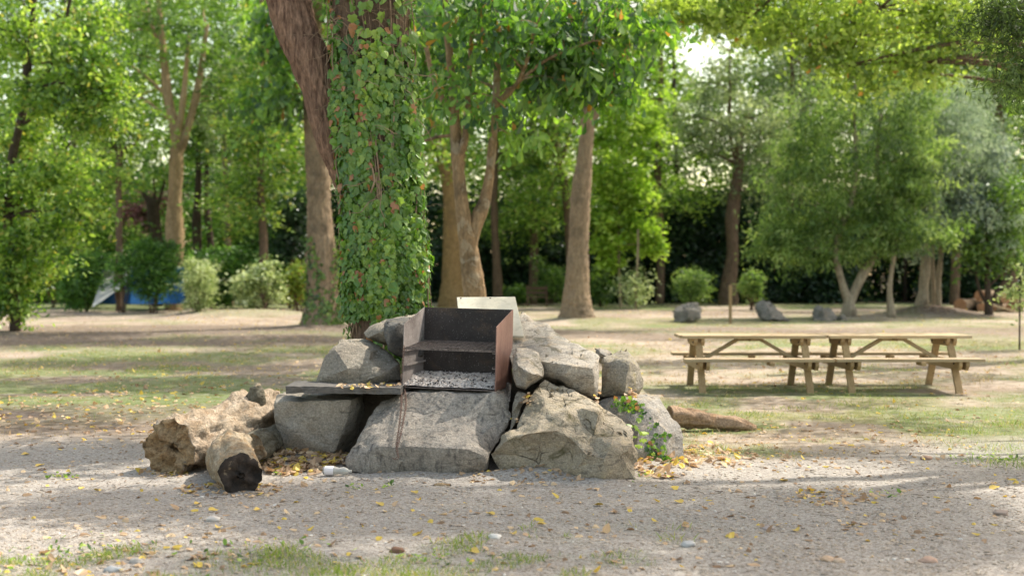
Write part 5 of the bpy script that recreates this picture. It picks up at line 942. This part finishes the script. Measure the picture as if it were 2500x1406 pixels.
# single larger leaves one can pick out on the gravel
t = NT('yellow_leaf'); M_yl = t.pbr(t.mix((.62, .42, .08), (.66, .50, .16), t.noise(30, 3)), .6)
spots = [(235, 1200), (465, 1203), (415, 1120), (532, 1290), (480, 1232), (560, 1232), (522, 1252), (627, 1250), (597, 1258), (1010, 1205), (1023, 1305), (808, 1245), (925, 1235), (1195, 1257), (1192, 1165), (1255, 1306), (1325, 1283), (1362, 1235), (1458, 1236), (1655, 1226), (1765, 1226), (2074, 1284), (2000, 1207), (1440, 1178), (1640, 1170), (1945, 1297), (2180, 1195), (100, 1140), (60, 1112), (72, 1200), (1910, 1175), (2430, 1194), (200, 1375), (690, 1135), (1160, 1350), (700, 1110)]
lm0 = None
for i, (a, b) in enumerate(spots[::3]+spots[1::3]):
    p = G(a, b); q = random.Random(i)
    if i % 6 == 0:
        L = .062+.006*(i % 4); T2 = SH['heart']; ns = 5; V = []; 
        for (u, v) in T2: V.append((u*L-.5*L, v*L*.75, .012*abs(v)*2+.012*u*u+.004*math.sin(i+7*u)))
        lm0 = bpy.data.meshes.new('fallen_leaf'); V.append((0, 0, .001)); nn = len(V)-1; lm0.from_pydata(V, [], [[k, (k+1) % nn, nn] for k in range(nn)]); lm0.materials.append(M_yl)
        for pp in lm0.polygons: pp.use_smooth = True
    o = bpy.data.objects.new('fallen_leaf', lm0); COL.objects.link(o); o.location = (p.x, p.y, gz(p.x, p.y)+.006); o.rotation_euler = (q.uniform(-.25, .35), q.uniform(-.2, .2), q.uniform(0, 6.28))
    tag(o, 'single yellow fallen leaf lying by itself on the ground in front', 'leaf', 'single yellow leaves on the gravel')
# gravel: small stones
def pebbles(name, n, x0, x1, y0, y1, smin, smax, mat, seed, label):
    r = np.random.default_rng(seed); x, y = sample(n, x0, x1, y0, y1, r); g, road, soil, n1, n2, n3 = zones(x, y); k = r.random(n) < road*(.5+n3*1.2)+.06; x, y = x[k], y[k]; n = len(x)
    bm = bmesh.new(); bmesh.ops.create_icosphere(bm, subdivisions=1, radius=1); bv = np.array([tuple(v.co) for v in bm.verts]); bf = np.array([[v.index for v in f.verts] for f in bm.faces]); bm.free()
    s = smin*(smax/smin)**(r.random(n)**2.6); sc3 = np.stack([s*(.8+.6*r.random(n)), s*(.8+.6*r.random(n)), s*(.35+.3*r.random(n))], 1); a = r.random(n)*6.283; ca, sa = np.cos(a), np.sin(a)
    V = bv[None]*(1+.22*r.normal(size=(n, len(bv), 1)))*sc3[:, None]; X = V[..., 0]*ca[:, None]-V[..., 1]*sa[:, None]; Y = V[..., 0]*sa[:, None]+V[..., 1]*ca[:, None]
    V = np.stack([X+x[:, None], Y+y[:, None], V[..., 2]+(gh(x, y)+sc3[:, 2]*.25)[:, None]], 2).reshape(-1, 3); Fc = (bf[None]+np.arange(n)[:, None, None]*len(bv)).reshape(-1, 3)
    return tag(raw(name, V, Fc, mat, smooth=False, col=leaf_col(n, len(bv), r=r)), label, 'gravel', kind='stuff')
t = NT('pebble_tones'); sp = t.n('SeparateColor', i0=t.n('Attribute', attribute_name='col').outputs[0]); cc = t.mix((.27, .23, .19), (.43, .375, .315), sp.outputs[0]); cc = t.mix(cc, (.50, .42, .34), t.math('MULTIPLY', sp.outputs[1], .35)); cc = t.mix(cc, (.68, .66, .63), t.math('GREATER_THAN', sp.outputs[2], .985)); M_peb = t.pbr(cc, .85)
pebbles('gravel', 62000, -60, 2560, 6.5, 13.5, .0035, .015, M_peb, 77, 'loose grey gravel chippings scattered over the track')
for i, (a, b, s, lab) in enumerate([(2022, 1367, .033, 'tan rounded pebble, left of a touching pair near the bottom right'), (2047, 1369, .027, 'tan pebble, right of a touching pair near the bottom right'), (2265, 1369, .035, 'reddish tan stone near the bottom right corner'), (1208, 1312, .03, 'white stone in the sunny patch at the bottom centre'), (2443, 1254, .04, 'brownish grey stone on the gravel near the right edge'), (1682, 1332, .034, 'flat grey stone on the gravel below the sunny streaks'), (2261, 1122, .04, 'brown stone on the sunny gravel at the right'), (276, 1394, .035, 'bluish stone in the grass at the bottom left'), (333, 1372, .03, 'grey stone in the grass at the bottom left, above the bluish one'), (1875, 1290, .028, 'small pinkish grey stone on the shaded gravel at the right'), (970, 1347, .035, 'brown clod of earth at the bottom centre'), (520, 1272, .034, 'pale flat stone on the gravel below the black-ended log')]):
    p = G(a, b); bm = bmesh.new(); bmesh.ops.create_icosphere(bm, subdivisions=3, radius=1)
    for v in bm.verts: f = 1+.35*mn.fractal(v.co*1.1+Vector((i*4, 0, 0)), .8, 2, 3); v.co = Vector((v.co.x*1.25, v.co.y*.9, v.co.z*.62))*f*s
    me = bpy.data.meshes.new('stone'); bm.to_mesh(me); bm.free(); tones = [(.5, .36, .25), (.5, .38, .28), (.45, .31, .24), (.7, .67, .63), (.28, .23, .2), (.42, .42, .42), (.3, .2, .15), (.33, .35, .37), (.38, .36, .34), (.38, .32, .3), (.16, .09, .06), (.5, .47, .44)][i]
    t = NT('stone_tone'); me.materials.append(t.pbr(t.mix(tones, tuple(min(1, q*1.25) for q in tones), t.noise(60, 4)), .85, t.bump(t.noise(90, 4), .4, .004)))
    for q in me.polygons: q.use_smooth = True
    o = bpy.data.objects.new('stone', me); COL.objects.link(o); o.location = (p.x, p.y, gz(p.x, p.y)+s*.25); tag(o, lab, 'stone')
# twigs
mb = MB(); rr = random.Random(12)
for k in range(260):
    a = rr.uniform(0, 2500); b = rr.uniform(1060, 1330) if k % 2 else rr.uniform(1150, 1220); p = G(a, b); z = gz(p.x, p.y)+.006; th = rr.uniform(0, 6.28); L = rr.uniform(.02, .10); P = [Vector((p.x, p.y, z))]
    for q in range(4): th += rr.gauss(0, .25); P.append(P[-1]+Vector((math.cos(th)*L/4, math.sin(th)*L/4, rr.uniform(-.001, .003))))
    mb.tube(P, [.0022, .002, .002, .0015, .001], 4)
tag(mb.build('twigs', BK['brown'], smooth=False), 'fine broken twigs strewn on the ground', 'twigs', kind='stuff')
# creeping ivy on the right boulder
mbv = MB(); Ps = []; r = np.random.default_rng(8)
path = [(1515, 975), (1535, 990), (1560, 1000), (1575, 1020), (1585, 1045), (1600, 1060), (1590, 1085), (1605, 1105), (1612, 1122)]
Pv = [W(a, b, 10.86-.0030*(b-975)) for a, b in path]; Pq, Rq = spline(Pv, [.005]*len(Pv), 4); ir = empty('creeping_ivy', tuple(Pv[-1]), 'small ivy strand creeping over the rough grey boulder at the right end', 'ivy')
for p in Pq: Ps.append(np.array(p)[None]+r.normal(size=(8, 3))*np.array([.045, .02, .03])-np.array([[0, .05, 0]]))
mbv.tube([p-Vector((0, .05, 0)) for p in Pq], Rq, 5); mbv.build('stem', BK['brown'], ir)
Ps = np.concatenate(Ps); V, Fc = leaf_geo(Ps, .04*(.5+.8*r.random(len(Ps))), .95, 'ivy', U=np.stack([r.normal(size=len(Ps))*.6, r.normal(size=len(Ps))*.3, -np.ones(len(Ps))], 1), N=np.stack([r.normal(size=len(Ps))*.4, -np.ones(len(Ps)), .4+0*r.random(len(Ps))], 1), r=r)
raw('leaves', V, Fc, LM['ivy'], ir, smooth=False, col=leaf_col(len(Ps), Fc.shape[1], r=r, shift=.15))
Ps = np.array([tuple(W(a, b, 10.2)) for a, b in [(1562, 1052), (1575, 1062), (1585, 1056), (1560, 1075), (1570, 1090), (1548, 1040), (1556, 1066)]]); V, Fc = leaf_geo(Ps, .07*np.ones(len(Ps)), .8, 'lobed', U=np.stack([r.normal(size=len(Ps)), r.normal(size=len(Ps))*.3, .2*np.ones(len(Ps))], 1), N=np.stack([r.normal(size=len(Ps))*.4, -np.ones(len(Ps)), 1.2+0*Ps[:, 0]], 1), r=r)
raw('leaves', V, Fc, LM['maple'], ir, smooth=False, col=leaf_col(len(Ps), Fc.shape[1], r=r, shift=-.1))
# ------------------------------------------------------------------ sky, sun, camera
w = bpy.data.worlds.new('World'); sc.world = w; w.use_nodes = True; nt = w.node_tree; bg = nt.nodes['Background']; sky = nt.nodes.new('ShaderNodeTexSky'); sky.sky_type = 'NISHITA'; sky.sun_disc = False
sky.sun_elevation = SUN_EL; sky.sun_rotation = math.pi/2-SUN_AZ; sky.air_density = 1.; sky.dust_density = 2.; sky.ozone_density = 1.
mx = nt.nodes.new('ShaderNodeMix'); mx.data_type = 'RGBA'; mx.blend_type = 'MULTIPLY'; mx.clamp_result = False; mx.inputs[0].default_value = 1; mx.inputs[7].default_value = (3.1, 2.6, 1.9, 1); nt.links.new(sky.outputs[0], mx.inputs[6]); nt.links.new(mx.outputs[2], bg.inputs[0]); bg.inputs[1].default_value = .15
L = bpy.data.lights.new('sun', 'SUN'); L.energy = 6.6; L.angle = math.radians(.55); L.color = (1, .92, .79); lo = bpy.data.objects.new('sun', L); COL.objects.link(lo); lo.rotation_euler = Vector(SUNV).to_track_quat('Z', 'Y').to_euler(); lo.location = (20, 14, 30)
cam = bpy.data.cameras.new('camera'); co = bpy.data.objects.new('camera', cam); COL.objects.link(co); sc.camera = co
co.location = (0, 0, HC); co.rotation_euler = (math.pi/2, 0, 0); cam.sensor_width = 36; cam.lens = 36*F/2500; cam.shift_y = (HY-703)/2500
cam.clip_start = .1; cam.clip_end = 900; cam.dof.use_dof = True; cam.dof.focus_distance = 10.3; cam.dof.aperture_fstop = 1.5
sc.view_settings.view_transform = 'Standard'; sc.view_settings.look = 'None'; sc.view_settings.exposure = 0
sc.cycles.use_denoising = True; sc.cycles.max_bounces = 7; sc.cycles.diffuse_bounces = 4; sc.cycles.glossy_bounces = 2; sc.cycles.transmission_bounces = 5; sc.cycles.sample_clamp_indirect = 6
